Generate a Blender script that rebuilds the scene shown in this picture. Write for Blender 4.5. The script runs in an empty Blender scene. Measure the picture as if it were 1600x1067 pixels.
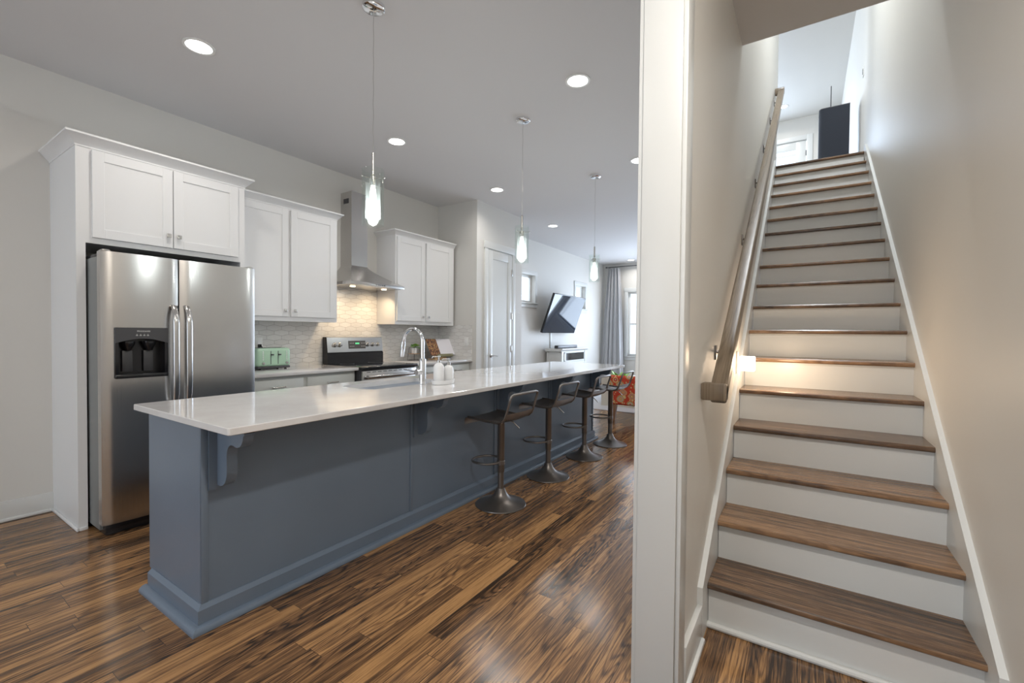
import bpy, bmesh, math, random
from mathutils import Vector, Matrix
random.seed(7)
C = bpy.context.scene
COL = C.collection
PI = math.pi

# ------------------------------------------------------------------ camera
H = 1.29
cam_d = bpy.data.cameras.new('camera'); cam = bpy.data.objects.new('camera', cam_d); COL.objects.link(cam)
cam_d.sensor_width = 36.0; cam_d.lens = 695.38/1600*36.0; cam_d.clip_start = 0.02; cam_d.clip_end = 200
yaw, pitch, roll = -.58162, -.01883, .00908
fw = Vector((math.sin(yaw)*math.cos(pitch), math.cos(yaw)*math.cos(pitch), math.sin(pitch)))
rt = Vector((math.cos(yaw), -math.sin(yaw), 0)); up = rt.cross(fw)
c_, s_ = math.cos(roll), math.sin(roll)
rt2 = rt*c_ + up*s_; up2 = up*c_ - rt*s_
cam.matrix_world = Matrix(((rt2.x, up2.x, -fw.x, 0), (rt2.y, up2.y, -fw.y, 0), (rt2.z, up2.z, -fw.z, H), (0, 0, 0, 1)))
C.camera = cam

# ------------------------------------------------------------------ world, exposure, large lights
C.view_settings.view_transform = 'Standard'; C.view_settings.look = 'None'
C.view_settings.gamma = 1.0; C.view_settings.exposure = 0.0
C.view_settings.use_curve_mapping = False
w = bpy.data.worlds.new('world'); C.world = w; w.use_nodes = True
bg = w.node_tree.nodes['Background']; bg.inputs[0].default_value = (.80, .90, 1.0, 1); bg.inputs[1].default_value = 2.2

def area(name, loc, direction, sx, sy, power, color, spread=PI, shape='RECTANGLE'):
    d = bpy.data.lights.new(name, 'AREA'); d.shape = shape; d.size = sx
    if shape in ('RECTANGLE', 'ELLIPSE'): d.size_y = sy
    d.energy = power; d.color = color; d.spread = spread
    o = bpy.data.objects.new(name, d); COL.objects.link(o); o.location = loc
    o.rotation_euler = Vector(direction).to_track_quat('-Z', 'Y').to_euler()
    return o
COOL = (.68, .81, 1.0); WARM = (1.0, .80, .62); NEUT = (1.0, .95, .89)
area('daylight_far_window', (-3.28, 10.98, 1.55), (0, -1, -.1), .85, 1.5, 20, COOL)
area('daylight_patio_doors', (-1.75, 10.98, 1.35), (-.1, -1, -.05), 1.7, 2.1, 125, COOL)
area('daylight_behind_kitchen', (-2.6, -3.3, 1.5), (0, 1, 0), 2.6, 1.9, 24, (.84, .91, 1.0))
area('daylight_behind_stairs', (.15, -3.3, 1.7), (0, 1, 0), .7, 1.7, 1, (1, .90, .80))
area('daylight_upstairs_window', (-2.0, 11.5, 5.05), (.25, -1, -.12), 2.4, .95, 125, (.62, .78, 1.0))
area('daylight_upstairs_side', (-3.9, 8.6, 4.9), (1, 0, 0), 1.8, 1.3, 125, (.82, .91, 1.0))

# ------------------------------------------------------------------ materials
class NT:
    def __init__(s, name):
        s.m = bpy.data.materials.new(name); s.m.use_nodes = True
        s.t = s.m.node_tree; s.b = s.t.nodes['Principled BSDF']; s.out = s.t.nodes['Material Output']
    def n(s, typ, **kw):
        x = s.t.nodes.new(typ)
        for k, v in kw.items(): setattr(x, k, v)
        return x
    def l(s, a, b): s.t.links.new(a, b)
    def val(s, inp, v):
        if hasattr(v, 'is_output') or isinstance(v, bpy.types.NodeSocket): s.l(v, inp)
        else: inp.default_value = v
    def math(s, op, a, b=0.0, c=0.0, clamp=False):
        x = s.n('ShaderNodeMath', operation=op, use_clamp=clamp)
        s.val(x.inputs[0], a); s.val(x.inputs[1], b)
        if len(x.inputs) > 2: s.val(x.inputs[2], c)
        return x.outputs[0]
    def xyz(s):
        tc = s.n('ShaderNodeTexCoord'); sp = s.n('ShaderNodeSeparateXYZ'); s.l(tc.outputs['Object'], sp.inputs[0])
        return sp.outputs[0], sp.outputs[1], sp.outputs[2]
    def comb(s, a, b, c=0.0):
        x = s.n('ShaderNodeCombineXYZ'); s.val(x.inputs[0], a); s.val(x.inputs[1], b); s.val(x.inputs[2], c); return x.outputs[0]
    def noise(s, vec, scale, detail=4, rough=.5, dist=0.0):
        x = s.n('ShaderNodeTexNoise'); s.l(vec, x.inputs['Vector']); x.inputs['Scale'].default_value = scale
        x.inputs['Detail'].default_value = detail; x.inputs['Roughness'].default_value = rough; x.inputs['Distortion'].default_value = dist
        return x.outputs['Fac']
    def ramp(s, fac, stops):
        x = s.n('ShaderNodeValToRGB'); s.l(fac, x.inputs[0]); e = x.color_ramp.elements
        e[0].position = stops[0][0]; e[0].color = (*stops[0][1], 1); e[1].position = stops[-1][0]; e[1].color = (*stops[-1][1], 1)
        for p, c in stops[1:-1]:
            k = e.new(p); k.color = (*c, 1)
        return x.outputs[0]
    def mix(s, fac, a, b, mode='MIX'):
        x = s.n('ShaderNodeMix', data_type='RGBA', blend_type=mode)
        s.val(x.inputs[0], fac)
        for i, v in ((6, a), (7, b)):
            if isinstance(v, tuple): x.inputs[i].default_value = (*v, 1)
            else: s.l(v, x.inputs[i])
        return x.outputs[2]
    def bump(s, h, strength=.2, dist=.01):
        x = s.n('ShaderNodeBump'); x.inputs['Strength'].default_value = strength; x.inputs['Distance'].default_value = dist
        s.l(h, x.inputs['Height']); s.l(x.outputs[0], s.b.inputs['Normal'])

def plain(name, col, rough=.5, metal=0.0, bump=0.0, bscale=60, coat=0.0, var=0.0, spec=None):
    k = NT(name); b = k.b
    b.inputs['Base Color'].default_value = (*col, 1); b.inputs['Roughness'].default_value = rough; b.inputs['Metallic'].default_value = metal
    if coat: b.inputs['Coat Weight'].default_value = coat; b.inputs['Coat Roughness'].default_value = .05
    if spec is not None: b.inputs['Specular IOR Level'].default_value = spec
    x, y, z = k.xyz(); v = k.comb(x, y, z)
    if var:
        f = k.noise(v, 3.0, 3)
        k.l(k.mix(f, tuple(c*(1-var) for c in col), tuple(min(1, c*(1+var)) for c in col)), b.inputs['Base Color'])
    if bump: k.bump(k.noise(v, bscale, 3), bump, .004)
    return k.m
def emit(name, col, strength):
    k = NT(name); k.b.inputs['Base Color'].default_value = (*col, 1)
    k.b.inputs['Emission Color'].default_value = (*col, 1); k.b.inputs['Emission Strength'].default_value = strength
    return k.m

M = {}
M['wall'] = plain('wall_paint', (.67, .655, .62), .55, bump=.06, bscale=140, var=.01)
M['wall_stair'] = plain('stair_wall_paint', (.73, .71, .665), .50, bump=.08, bscale=30, var=.012)
M['ceiling'] = plain('ceiling_paint', (.64, .63, .63), .8, bump=.05, bscale=90)
M['trim'] = plain('white_trim_paint', (.69, .70, .685), .32, var=.01)
M['cab'] = plain('white_cabinet_paint', (.80, .80, .80), .33, var=.008)
M['cab_base'] = plain('pale_grey_green_cabinet_paint', (.70, .72, .69), .35)
M['cab_in'] = plain('cabinet_maple_underside', (.75, .60, .42), .5)
M['navy'] = plain('blue_grey_island_paint', (.155, .200, .262), .30, bump=.05, bscale=200, var=.10)
M['chrome'] = plain('chrome', (.82, .83, .85), .07, 1.0)
M['nickel'] = plain('brushed_nickel', (.58, .57, .55), .25, 1.0)
M['bronze'] = plain('gunmetal_bronze', (.21, .19, .175), .33, .85, bump=.1, bscale=90, var=.35)
M['black'] = plain('black_plastic', (.012, .012, .014), .22)
M['black_glass'] = plain('black_ceramic_glass', (.006, .007, .010), .05, coat=.5)
M['dkgrey'] = plain('dark_grey_plastic', (.06, .06, .065), .35)
M['fridge_side'] = plain('grey_painted_steel', (.24, .25, .245), .40, .2, bump=.15, bscale=250)
M['white_plastic'] = plain('white_plastic', (.82, .82, .80), .35)
M['ceramic'] = plain('white_ceramic', (.84, .84, .84), .28)
M['mint'] = plain('mint_green_enamel', (.42, .62, .46), .22, coat=.4)
M['leaf'] = plain('green_leaf', (.10, .27, .05), .4, var=.4)
M['leaf_light'] = plain('light_green_leaf', (.30, .50, .10), .4, var=.3)
M['tan_wood'] = plain('tan_wood', (.55, .36, .20), .5, var=.2)
M['chair_leg'] = plain('brown_wood', (.26, .14, .08), .4, var=.2)
M['olive'] = plain('olive_wood_ledge', (.25, .24, .14), .5, var=.2)
M['paper'] = plain('white_paper', (.78, .76, .80), .7)
M['charcoal'] = plain('charcoal_fabric', (.028, .034, .048), .8, bump=.2, bscale=400)
M['rug'] = plain('pale_rug', (.62, .61, .62), .95, bump=.4, bscale=300, var=.06)
M['cream'] = plain('cream_fabric', (.62, .58, .50), .9, bump=.2, bscale=300)
M['sky_glass_frame'] = M['trim']
M['can_glow'] = emit('recessed_light_lens', (1, .98, .95), 9)
M['bulb'] = emit('pendant_bulb', (.93, 1, .99), 7)
M['night'] = emit('night_light_shade', (1, .86, .66), 7)
M['hood_glow'] = emit('hood_bulb', (1, .82, .58), 5)
M['lcd'] = emit('green_display', (.15, .9, .4), .6)
M['grey_print'] = plain('grey_printing', (.55, .56, .58), .4)

def brushed(name, col, rough, vertical=True, scale=1.0):
    k = NT(name); b = k.b; b.inputs['Metallic'].default_value = 1.0
    x, y, z = k.xyz()
    v = k.comb(k.math('MULTIPLY', x, 3), k.math('MULTIPLY', y, 3 if not vertical else 400), k.math('MULTIPLY', z, 400 if not vertical else 3))
    f = k.noise(v, 1.0, 3)
    k.l(k.mix(f, tuple(c*.93 for c in col), tuple(c*1.05 for c in col)), b.inputs['Base Color'])
    r = k.n('ShaderNodeMapRange'); k.l(f, r.inputs[0]); r.inputs[3].default_value = rough*.8; r.inputs[4].default_value = rough*1.25
    k.l(r.outputs[0], b.inputs['Roughness'])
    wv = k.noise(k.comb(x, y, z), 2.2, 1)
    k.bump(wv, .18, .02)
    return k.m
M['steel'] = brushed('brushed_stainless_steel', (.60, .585, .57), .24)
M['steel_h'] = brushed('brushed_stainless_horizontal', (.55, .54, .53), .22, False)
M['steel_sink'] = brushed('sink_stainless', (.66, .62, .58), .28, False)

def clear_glass(name, tint=(1, 1, 1), gloss=.12):
    k = NT(name); t = k.n('ShaderNodeBsdfTransparent'); t.inputs[0].default_value = (*tint, 1)
    g = k.n('ShaderNodeBsdfGlossy'); g.inputs['Roughness'].default_value = .03
    lw = k.n('ShaderNodeLayerWeight'); lw.inputs[0].default_value = gloss
    f = k.math('MULTIPLY_ADD', lw.outputs['Facing'], .55, .04, clamp=True)
    f = k.math('MULTIPLY', f, lw.outputs['Facing'])
    f = k.math('ADD', f, .04)
    mx = k.n('ShaderNodeMixShader'); k.l(f, mx.inputs[0]); k.l(t.outputs[0], mx.inputs[1]); k.l(g.outputs[0], mx.inputs[2])
    k.l(mx.outputs[0], k.out.inputs[0]); return k.m
M['glass'] = clear_glass('clear_glass', (.97, .99, .98))
M['pane'] = clear_glass('window_glass', (.96, .98, 1.0), .05)
def frosted():
    k = NT('frosted_glass'); t = k.n('ShaderNodeBsdfTransparent'); d = k.n('ShaderNodeBsdfTranslucent'); d2 = k.n('ShaderNodeBsdfDiffuse')
    for q in (d, d2): q.inputs[0].default_value = (.92, .96, .95, 1)
    a = k.n('ShaderNodeMixShader'); k.l(d.outputs[0], a.inputs[1]); k.l(d2.outputs[0], a.inputs[2])
    mx = k.n('ShaderNodeMixShader'); mx.inputs[0].default_value = .06; k.l(t.outputs[0], mx.inputs[1]); k.l(a.outputs[0], mx.inputs[2])
    k.l(mx.outputs[0], k.out.inputs[0]); return k.m
M['frost'] = frosted()

def quartz():
    k = NT('white_quartz'); x, y, z = k.xyz(); v = k.comb(x, y, z)
    f = k.noise(v, 5, 5, .6); s = k.noise(v, 220, 2)
    c = k.ramp(f, [(.3, (.66, .64, .63)), (.7, (.74, .73, .725))])
    sp = k.math('GREATER_THAN', s, .68)
    k.l(k.mix(k.math('MULTIPLY', sp, .25), c, (.5, .49, .47)), k.b.inputs['Base Color'])
    k.b.inputs['Roughness'].default_value = .09; k.b.inputs['Coat Weight'].default_value = .3; k.b.inputs['Coat Roughness'].default_value = .03
    return k.m
M['quartz'] = quartz()

def wood(name, along='Y', W=.083, L=1.1, planks=True, dark=(.045, .028, .019), mid=(.190, .100, .046), light=(.47, .255, .105), rough=.16, shift=0.0, hgrain=1.0):
    k = NT(name); x, y, z = k.xyz()
    u, v = (x, y) if along == 'Y' else (y, x)
    if planks:
        un = k.math('DIVIDE', u, W); row = k.math('FLOOR', un)
        wn = k.n('ShaderNodeTexWhiteNoise', noise_dimensions='1D'); k.l(row, wn.inputs['W'])
        vn = k.math('ADD', k.math('DIVIDE', v, L), k.math('MULTIPLY', wn.outputs['Value'], 17.3)); colm = k.math('FLOOR', vn)
        w2 = k.n('ShaderNodeTexWhiteNoise', noise_dimensions='2D'); k.l(k.comb(row, colm), w2.inputs['Vector'])
        pid = w2.outputs['Value']
        fu = k.math('FRACT', un); fv = k.math('FRACT', vn)
        gu = k.math('MINIMUM', fu, k.math('SUBTRACT', 1.0, fu)); gv = k.math('MINIMUM', fv, k.math('SUBTRACT', 1.0, fv))
        gap = k.math('MINIMUM', k.math('MULTIPLY', gu, W), k.math('MULTIPLY', gv, L))
        gapm = k.math('LESS_THAN', gap, .0011)
    else:
        wn = k.n('ShaderNodeTexWhiteNoise', noise_dimensions='1D')
        if along == 'X': k.l(k.math('FLOOR', k.math('MULTIPLY_ADD', z, 1/.1882, .4)), wn.inputs['W'])
        else: wn.inputs['W'].default_value = 3.0
        pid = wn.outputs['Value']
        gapm = None
    # coordinates decorrelated per plank
    off = k.math('MULTIPLY', pid, 37.0)
    uo = k.math('ADD', u, off)
    s1 = k.noise(k.comb(k.math('MULTIPLY', uo, 42.0), k.math('MULTIPLY', v, 1.3), 0.0), 1.0, 2, .5, .3)
    s2 = k.noise(k.comb(k.math('MULTIPLY', uo, 170.0), k.math('MULTIPLY', v, 3.6), 0.0), 1.0, 3, .6, .4)
    fine = k.noise(k.comb(k.math('MULTIPLY', uo, 430.0), k.math('MULTIPLY', v, 13.0), 0.0), 1.0, 3, .6)
    warp = k.noise(k.comb(k.math('MULTIPLY', uo, 8.0), k.math('MULTIPLY', v, 1.0), 0.0), 1.0, 2, .45)
    ring = k.math('MULTIPLY_ADD', k.math('SINE', k.math('MULTIPLY', warp, 130.0)), .5, .5)
    ring = k.math('POWER', ring, 2.5)
    pm = k.math('FRACT', k.math('MULTIPLY', pid, 7.31)); rm = k.math('MULTIPLY', k.math('GREATER_THAN', pm, .45), .30*hgrain)
    t = k.math('MULTIPLY_ADD', s1, 1.15, -.575)
    t = k.math('ADD', t, k.math('MULTIPLY_ADD', s2, 1.3, -.65))
    t = k.math('ADD', t, k.math('MULTIPLY_ADD', fine, .9, -.45))
    t = k.math('ADD', t, k.math('MULTIPLY_ADD', pid, .42, -.21))
    t = k.math('SUBTRACT', t, k.math('MULTIPLY', ring, rm))
    t = k.math('ADD', t, .54, clamp=True)
    col = k.ramp(t, [(0.10, dark), (.45, mid), (.85, light)])
    if gapm is not None: col = k.mix(k.math('MULTIPLY', gapm, .75), col, (.02, .014, .01))
    k.l(col, k.b.inputs['Base Color'])
    rr = k.n('ShaderNodeMapRange'); k.l(fine, rr.inputs[0]); rr.inputs[3].default_value = rough*.75; rr.inputs[4].default_value = rough*1.5
    k.l(rr.outputs[0], k.b.inputs['Roughness'])
    h = k.math('MULTIPLY', fine, .4)
    if gapm is not None: h = k.math('SUBTRACT', h, gapm)
    h = k.math('ADD', h, k.math('MULTIPLY', k.noise(k.comb(x, y, z), 14, 2), .8))
    k.bump(h, .22, .0022)
    return k.m
M['floor'] = wood('oak_strip_floor')
M['tread'] = wood('oak_tread', 'X', planks=False, dark=(.045, .029, .020), mid=(.140, .082, .048), light=(.31, .18, .095), rough=.22, hgrain=.45)
M['rail'] = wood('oak_handrail', 'Y', planks=False, dark=(.065, .048, .034), mid=(.155, .117, .078), light=(.22, .17, .12), rough=.3, hgrain=.6)

def tiles():
    k = NT('handmade_arabesque_tile'); x, y, z = k.xyz()
    u = k.math('ADD', y, x)                    # runs on round the corner
    Wt, Ht = .150, .048
    k1 = k.math('COSINE', k.math('MULTIPLY', u, 2*PI/Wt))
    k2 = k.math('COSINE', k.math('MULTIPLY', z, PI/Ht))
    z2 = k.math('ADD', z, k.math('MULTIPLY', k.math('MULTIPLY', k1, k2), .0065))
    br = k.n('ShaderNodeTexBrick'); k.l(k.comb(u, z2), br.inputs['Vector'])
    br.offset = .5; br.inputs['Scale'].default_value = 1.0; br.inputs['Brick Width'].default_value = Wt; br.inputs['Row Height'].default_value = Ht
    br.inputs['Mortar Size'].default_value = .0022; br.inputs['Mortar Smooth'].default_value = .35; br.inputs['Bias'].default_value = 0
    br.inputs['Color1'].default_value = (.70, .685, .66, 1); br.inputs['Color2'].default_value = (.78, .77, .75, 1); br.inputs['Mortar'].default_value = (.50, .48, .46, 1)
    k.l(br.outputs['Color'], k.b.inputs['Base Color']); k.b.inputs['Roughness'].default_value = .16
    n = k.noise(k.comb(x, y, z), 16, 2)
    h = k.math('SUBTRACT', k.math('MULTIPLY', n, .9), br.outputs['Fac'])
    k.bump(h, .55, .006); return k.m
M['tile'] = tiles()

def floral(name, seed, cols, scale):
    k = NT(name); x, y, z = k.xyz()
    v = k.comb(k.math('ADD', x, seed), y, z)
    nz = k.n('ShaderNodeTexNoise'); k.l(v, nz.inputs['Vector']); nz.inputs['Scale'].default_value = scale*.6
    ad = k.n('ShaderNodeVectorMath', operation='MULTIPLY_ADD'); k.l(nz.outputs['Color'], ad.inputs[0]); ad.inputs[1].default_value = (.06, .06, .06); k.l(v, ad.inputs[2])
    vo = k.n('ShaderNodeTexVoronoi'); k.l(ad.outputs[0], vo.inputs['Vector']); vo.inputs['Scale'].default_value = scale
    d = vo.outputs['Distance']
    ringed = k.math('FRACT', k.math('MULTIPLY', d, 3.6))
    sel = k.n('ShaderNodeSeparateColor'); k.l(vo.outputs['Color'], sel.inputs[0])
    ra = k.ramp(ringed, [(0, cols[0]), (.25, cols[1]), (.5, cols[0]), (.62, cols[2]), (.8, cols[3]), (1, cols[0])])
    rb = k.ramp(ringed, [(0, cols[3]), (.3, cols[2]), (.55, cols[1]), (.75, cols[0]), (.9, cols[4])])
    for nd in (ra.node, rb.node): nd.color_ramp.interpolation = 'CONSTANT'
    c1 = k.mix(k.math('GREATER_THAN', sel.outputs[0], .5), ra, rb)
    c1 = k.mix(k.math('GREATER_THAN', d, .46), c1, cols[0])
    fl = k.n('ShaderNodeTexVoronoi'); k.l(ad.outputs[0], fl.inputs['Vector']); fl.inputs['Scale'].default_value = scale*3.1
    sp = k.math('MULTIPLY', k.math('LESS_THAN', fl.outputs['Distance'], .26), k.math('GREATER_THAN', d, .40))
    k.l(k.mix(sp, c1, cols[1]), k.b.inputs['Base Color'])
    k.b.inputs['Roughness'].default_value = .85; return k.m
M['floral'] = floral('red_floral_fabric', 3.1, [(.62, .07, .035), (.70, .55, .26), (.50, .24, .04), (.50, .50, .42), (.70, .55, .26)], 8)
M['cover'] = floral('flowered_book_cover', 9.4, [(.10, .05, .04), (.62, .30, .10), (.45, .10, .10), (.65, .55, .20), (.30, .32, .12)], 42)

def curtain_mat():
    k = NT('grey_curtain_fabric'); k.b.inputs['Base Color'].default_value = (.46, .46, .47, 1); k.b.inputs['Roughness'].default_value = .85
    x, y, z = k.xyz(); k.bump(k.noise(k.comb(x, y, z), 220, 2), .2, .002)
    return k.m
M['curtain'] = curtain_mat()

# ------------------------------------------------------------------ mesh helpers
class MB:
    def __init__(s): s.v = []; s.f = []
    def add(s, vs, fs):
        o = len(s.v); s.v += [tuple(p) for p in vs]; s.f += [tuple(i+o for i in f) for f in fs]; return s
    def box(s, x0, x1, y0, y1, z0, z1, bev=0.0, seg=2):
        x0, x1 = min(x0, x1), max(x0, x1); y0, y1 = min(y0, y1), max(y0, y1); z0, z1 = min(z0, z1), max(z0, z1)
        bm = bmesh.new(); bmesh.ops.create_cube(bm, size=1)
        for v in bm.verts: v.co = Vector(((x0+x1)/2+v.co.x*(x1-x0), (y0+y1)/2+v.co.y*(y1-y0), (z0+z1)/2+v.co.z*(z1-z0)))
        if bev > 0:
            b = min(bev, .45*min(x1-x0, y1-y0, z1-z0))
            bmesh.ops.bevel(bm, geom=bm.edges[:], offset=b, segments=seg, profile=.5, affect='EDGES')
        bm.verts.index_update(); s.add([v.co[:] for v in bm.verts], [[v.index for v in f.verts] for f in bm.faces]); bm.free(); return s
    def prism(s, pts, fn, a, b):
        n = len(pts)
        vs = [fn(p[0], p[1], a) for p in pts] + [fn(p[0], p[1], b) for p in pts]
        fs = [[i, (i+1) % n, (i+1) % n+n, i+n] for i in range(n)] + [list(range(n))[::-1], list(range(n, 2*n))]
        return s.add(vs, fs)
    def lathe(s, prof, cx=0, cy=0, n=32, z0=0.0, sx=1, sy=1):
        vs = []; fs = []
        for r, z in prof:
            for i in range(n):
                a = 2*PI*i/n; vs.append((cx+r*sx*math.cos(a), cy+r*sy*math.sin(a), z0+z))
        for j in range(len(prof)-1):
            for i in range(n): fs.append([j*n+i, j*n+(i+1) % n, (j+1)*n+(i+1) % n, (j+1)*n+i])
        if prof[0][0] > 1e-6: fs.append(list(range(n))[::-1])
        if prof[-1][0] > 1e-6: fs.append([(len(prof)-1)*n+i for i in range(n)])
        return s.add(vs, fs)
    def tube(s, path, r, n=10, closed=False, cap=True):
        P = [Vector(p) for p in path]; m = len(P); vs = []; fs = []
        rs = r if isinstance(r, (list, tuple)) else [r]*m
        t0 = (P[1]-P[0]).normalized(); ref = Vector((0, 0, 1)) if abs(t0.z) < .9 else Vector((1, 0, 0))
        nx = t0.cross(ref).normalized()
        for i in range(m):
            if closed: t = (P[(i+1) % m]-P[i-1]).normalized()
            elif i == 0: t = (P[1]-P[0]).normalized()
            elif i == m-1: t = (P[-1]-P[-2]).normalized()
            else: t = ((P[i+1]-P[i]).normalized()+(P[i]-P[i-1]).normalized()).normalized()
            nx = (nx - t*nx.dot(t)).normalized(); ny = t.cross(nx)
            for k in range(n):
                a = 2*PI*k/n; vs.append(P[i]+nx*math.cos(a)*rs[i]+ny*math.sin(a)*rs[i])
        for i in range(m if closed else m-1):
            j = (i+1) % m
            for k in range(n): fs.append([i*n+k, i*n+(k+1) % n, j*n+(k+1) % n, j*n+k])
        if cap and not closed: fs += [list(range(n))[::-1], [(m-1)*n+k for k in range(n)]]
        return s.add(vs, fs)
    def ball(s, c, r, sx=1, sy=1, sz=1, n=16):
        prof = [(max(1e-7, math.sin(PI*i/n)), -math.cos(PI*i/n)) for i in range(n+1)]
        return s.lathe([(p[0]*r, p[1]*r*sz) for p in prof], c[0], c[1], n*2, c[2], sx, sy)
    def grid(s, nu, nv, fn):
        vs = [fn(i/(nu-1), j/(nv-1)) for j in range(nv) for i in range(nu)]
        return s.add(vs, [[j*nu+i, j*nu+i+1, (j+1)*nu+i+1, (j+1)*nu+i] for j in range(nv-1) for i in range(nu-1)])
    def xform(s, Mx): s.v = [tuple(Mx @ Vector(p)) for p in s.v]; return s
ORG = {}
def org(o): return ORG.get(o.name, Vector((0, 0, 0)))
def link(name, mb, mat, parent=None, origin=None, smooth=35):
    o0 = org(parent) if parent else (Vector(origin) if origin else None)
    if o0 is None:
        xs = [p[0] for p in mb.v]; ys = [p[1] for p in mb.v]; zs = [p[2] for p in mb.v]
        o0 = Vector(((min(xs)+max(xs))/2, (min(ys)+max(ys))/2, min(zs)))
    me = bpy.data.meshes.new(name)
    me.from_pydata([(p[0]-o0.x, p[1]-o0.y, p[2]-o0.z) for p in mb.v], [], mb.f); me.validate()
    bm = bmesh.new(); bm.from_mesh(me); bmesh.ops.recalc_face_normals(bm, faces=bm.faces[:]); bm.to_mesh(me); bm.free()
    me.materials.append(M[mat] if isinstance(mat, str) else mat)
    me.polygons.foreach_set('use_smooth', [True]*len(me.polygons)); me.set_sharp_from_angle(angle=math.radians(smooth))
    o = bpy.data.objects.new(name, me); COL.objects.link(o); ORG[o.name] = o0
    if parent: o.parent = parent
    else: o.location = o0
    return o
def struct(name, mb, mat, parent=None):
    o = link(name, mb, mat, parent, origin=None if parent else (0, 0, 0))
    if not parent: o['kind'] = 'structure'
    return o
def thing(name, label, cat, loc, group=None):
    o = bpy.data.objects.new(name, None); COL.objects.link(o); o.location = loc; ORG[o.name] = Vector(loc); o.empty_display_size = .1
    o['label'] = label; o['category'] = cat
    if group: o['group'] = group
    return o
def tag(o, label, cat, group=None):
    o['label'] = label; o['category'] = cat
    if group: o['group'] = group
    return o
def sempty(name, loc):
    o = bpy.data.objects.new(name, None); COL.objects.link(o); o.location = loc; ORG[o.name] = Vector(loc); o['kind'] = 'structure'; o.empty_display_size = .1
    return o
def copy_tree(o, loc=None, rot=None, label=None, parent=None):
    c = o.copy(); COL.objects.link(c)
    if parent is not None: c.parent = parent
    if loc is not None: c.location = loc
    if rot is not None: c.rotation_euler = rot
    if label: c['label'] = label
    for ch in [q for q in ALLCH(o)]: copy_tree(ch, parent=c)
    return c
def ALLCH(o): return [q for q in bpy.data.objects if q.parent == o]
FX = lambda u, v, t: (t, u, v)      # profile in y,z extruded along x
FY = lambda u, v, t: (u, t, v)      # profile in x,z extruded along y
FZ = lambda u, v, t: (u, v, t)
def rrect(x0, x1, y0, y1, r, n=5):
    pts = []
    for cx, cy, a0 in ((x1-r, y1-r, 0), (x0+r, y1-r, PI/2), (x0+r, y0+r, PI), (x1-r, y0+r, 1.5*PI)):
        for i in range(n+1):
            a = a0+PI/2*i/n; pts.append((cx+r*math.cos(a), cy+r*math.sin(a)))
    return pts
def ring_prism(mb, outer, inner, z0, z1):
    n = len(outer)
    vs = [(p[0], p[1], z0) for p in outer]+[(p[0], p[1], z1) for p in outer]+[(p[0], p[1], z0) for p in inner]+[(p[0], p[1], z1) for p in inner]
    fs = []
    for i in range(n):
        j = (i+1) % n
        fs += [[i, j, n+j, n+i], [2*n+j, 2*n+i, 3*n+i, 3*n+j], [n+i, n+j, 3*n+j, 3*n+i], [j, i, 2*n+i, 2*n+j]]
    return mb.add(vs, fs)
def wall_holes_yz(mb, x0, x1, y0, y1, z0, z1, holes):
    """wall slab normal to x with rectangular holes (ya,yb,za,zb), holes share no y range"""
    cur = y0
    for ya, yb, za, zb in sorted(holes):
        mb.box(x0, x1, cur, ya, z0, z1); mb.box(x0, x1, ya, yb, z0, za); mb.box(x0, x1, ya, yb, zb, z1); cur = yb
    mb.box(x0, x1, cur, y1, z0, z1); return mb
def wall_holes_xz(mb, y0, y1, x0, x1, z0, z1, holes):
    cur = x0
    for xa, xb, za, zb in sorted(holes):
        if za > z0: mb.box(xa, xb, y0, y1, z0, za)
        mb.box(cur, xa, y0, y1, z0, z1); mb.box(xa, xb, y0, y1, zb, z1); cur = xb
    mb.box(cur, x1, y0, y1, z0, z1); return mb

# ------------------------------------------------------------------ the setting
XL = -4.45; XS = -.36; XR = .55; ZC = 3.095; YF = 11.1; YB = -3.6
ZU = 3.395; ZUC = 6.10; YUF = 11.75; YT = 6.95
R0, G0, Y0 = .1882, .2568, 2.0892
struct('floor', MB().box(XL-.15, 1.0, YB-.1, YF+.15, -.12, 0), 'floor')
mb = MB()
mb.box(XL-.12, XS-.08, YB-.12, YF+.12, ZC, ZC+.28)                       # over kitchen and living room
mb.box(XS-.08, XR+.12, YB-.12, 3.15, ZC+.012, ZC+.28)                   # over the hall, ends at the stairwell
struct('ceiling', mb, 'ceiling')
mb = MB(); wall_holes_yz(mb, XL-.14, XL, YB, YF+.12, 0, ZC, [(6.92, 7.56, 1.88, 2.42), (9.42, 9.96, 1.88, 2.42)])
struct('wall_left', mb, 'wall')
mb = MB(); mb.box(XL-.1, -3.74, 4.80, 5.95, 0, ZC)
struct('wall_pantry', mb, 'wall')
mb = MB(); wall_holes_xz(mb, YF, YF+.14, XL-.14, XS-.1, 0, ZC, [(-3.78, -2.86, .74, 2.36), (-2.65, -.85, .05, 2.36)])
struct('wall_far', mb, 'wall')
# divider between the kitchen and the stairs
mb = MB(); mb.prism([(1.60, 0), (YF, 0), (YF, 3.3), (YT, 3.3), (YT, ZUC), (3.15, ZUC), (3.15, ZC+.28), (1.60, ZC+.28)], FX, -.493, XS)
struct('wall_stair_left', mb, 'wall_stair')
struct('wall_right', MB().box(XR, XR+.14, YB, YUF, 0, ZUC), 'wall_stair')
mb = MB(); wall_holes_xz(mb, YB-.14, YB, XL-.14, XR+.14, 0, ZC, [(-4.0, -1.2, .35, 2.45), (-.25, .5, .8, 2.6)])
struct('wall_back', mb, 'wall')
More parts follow.
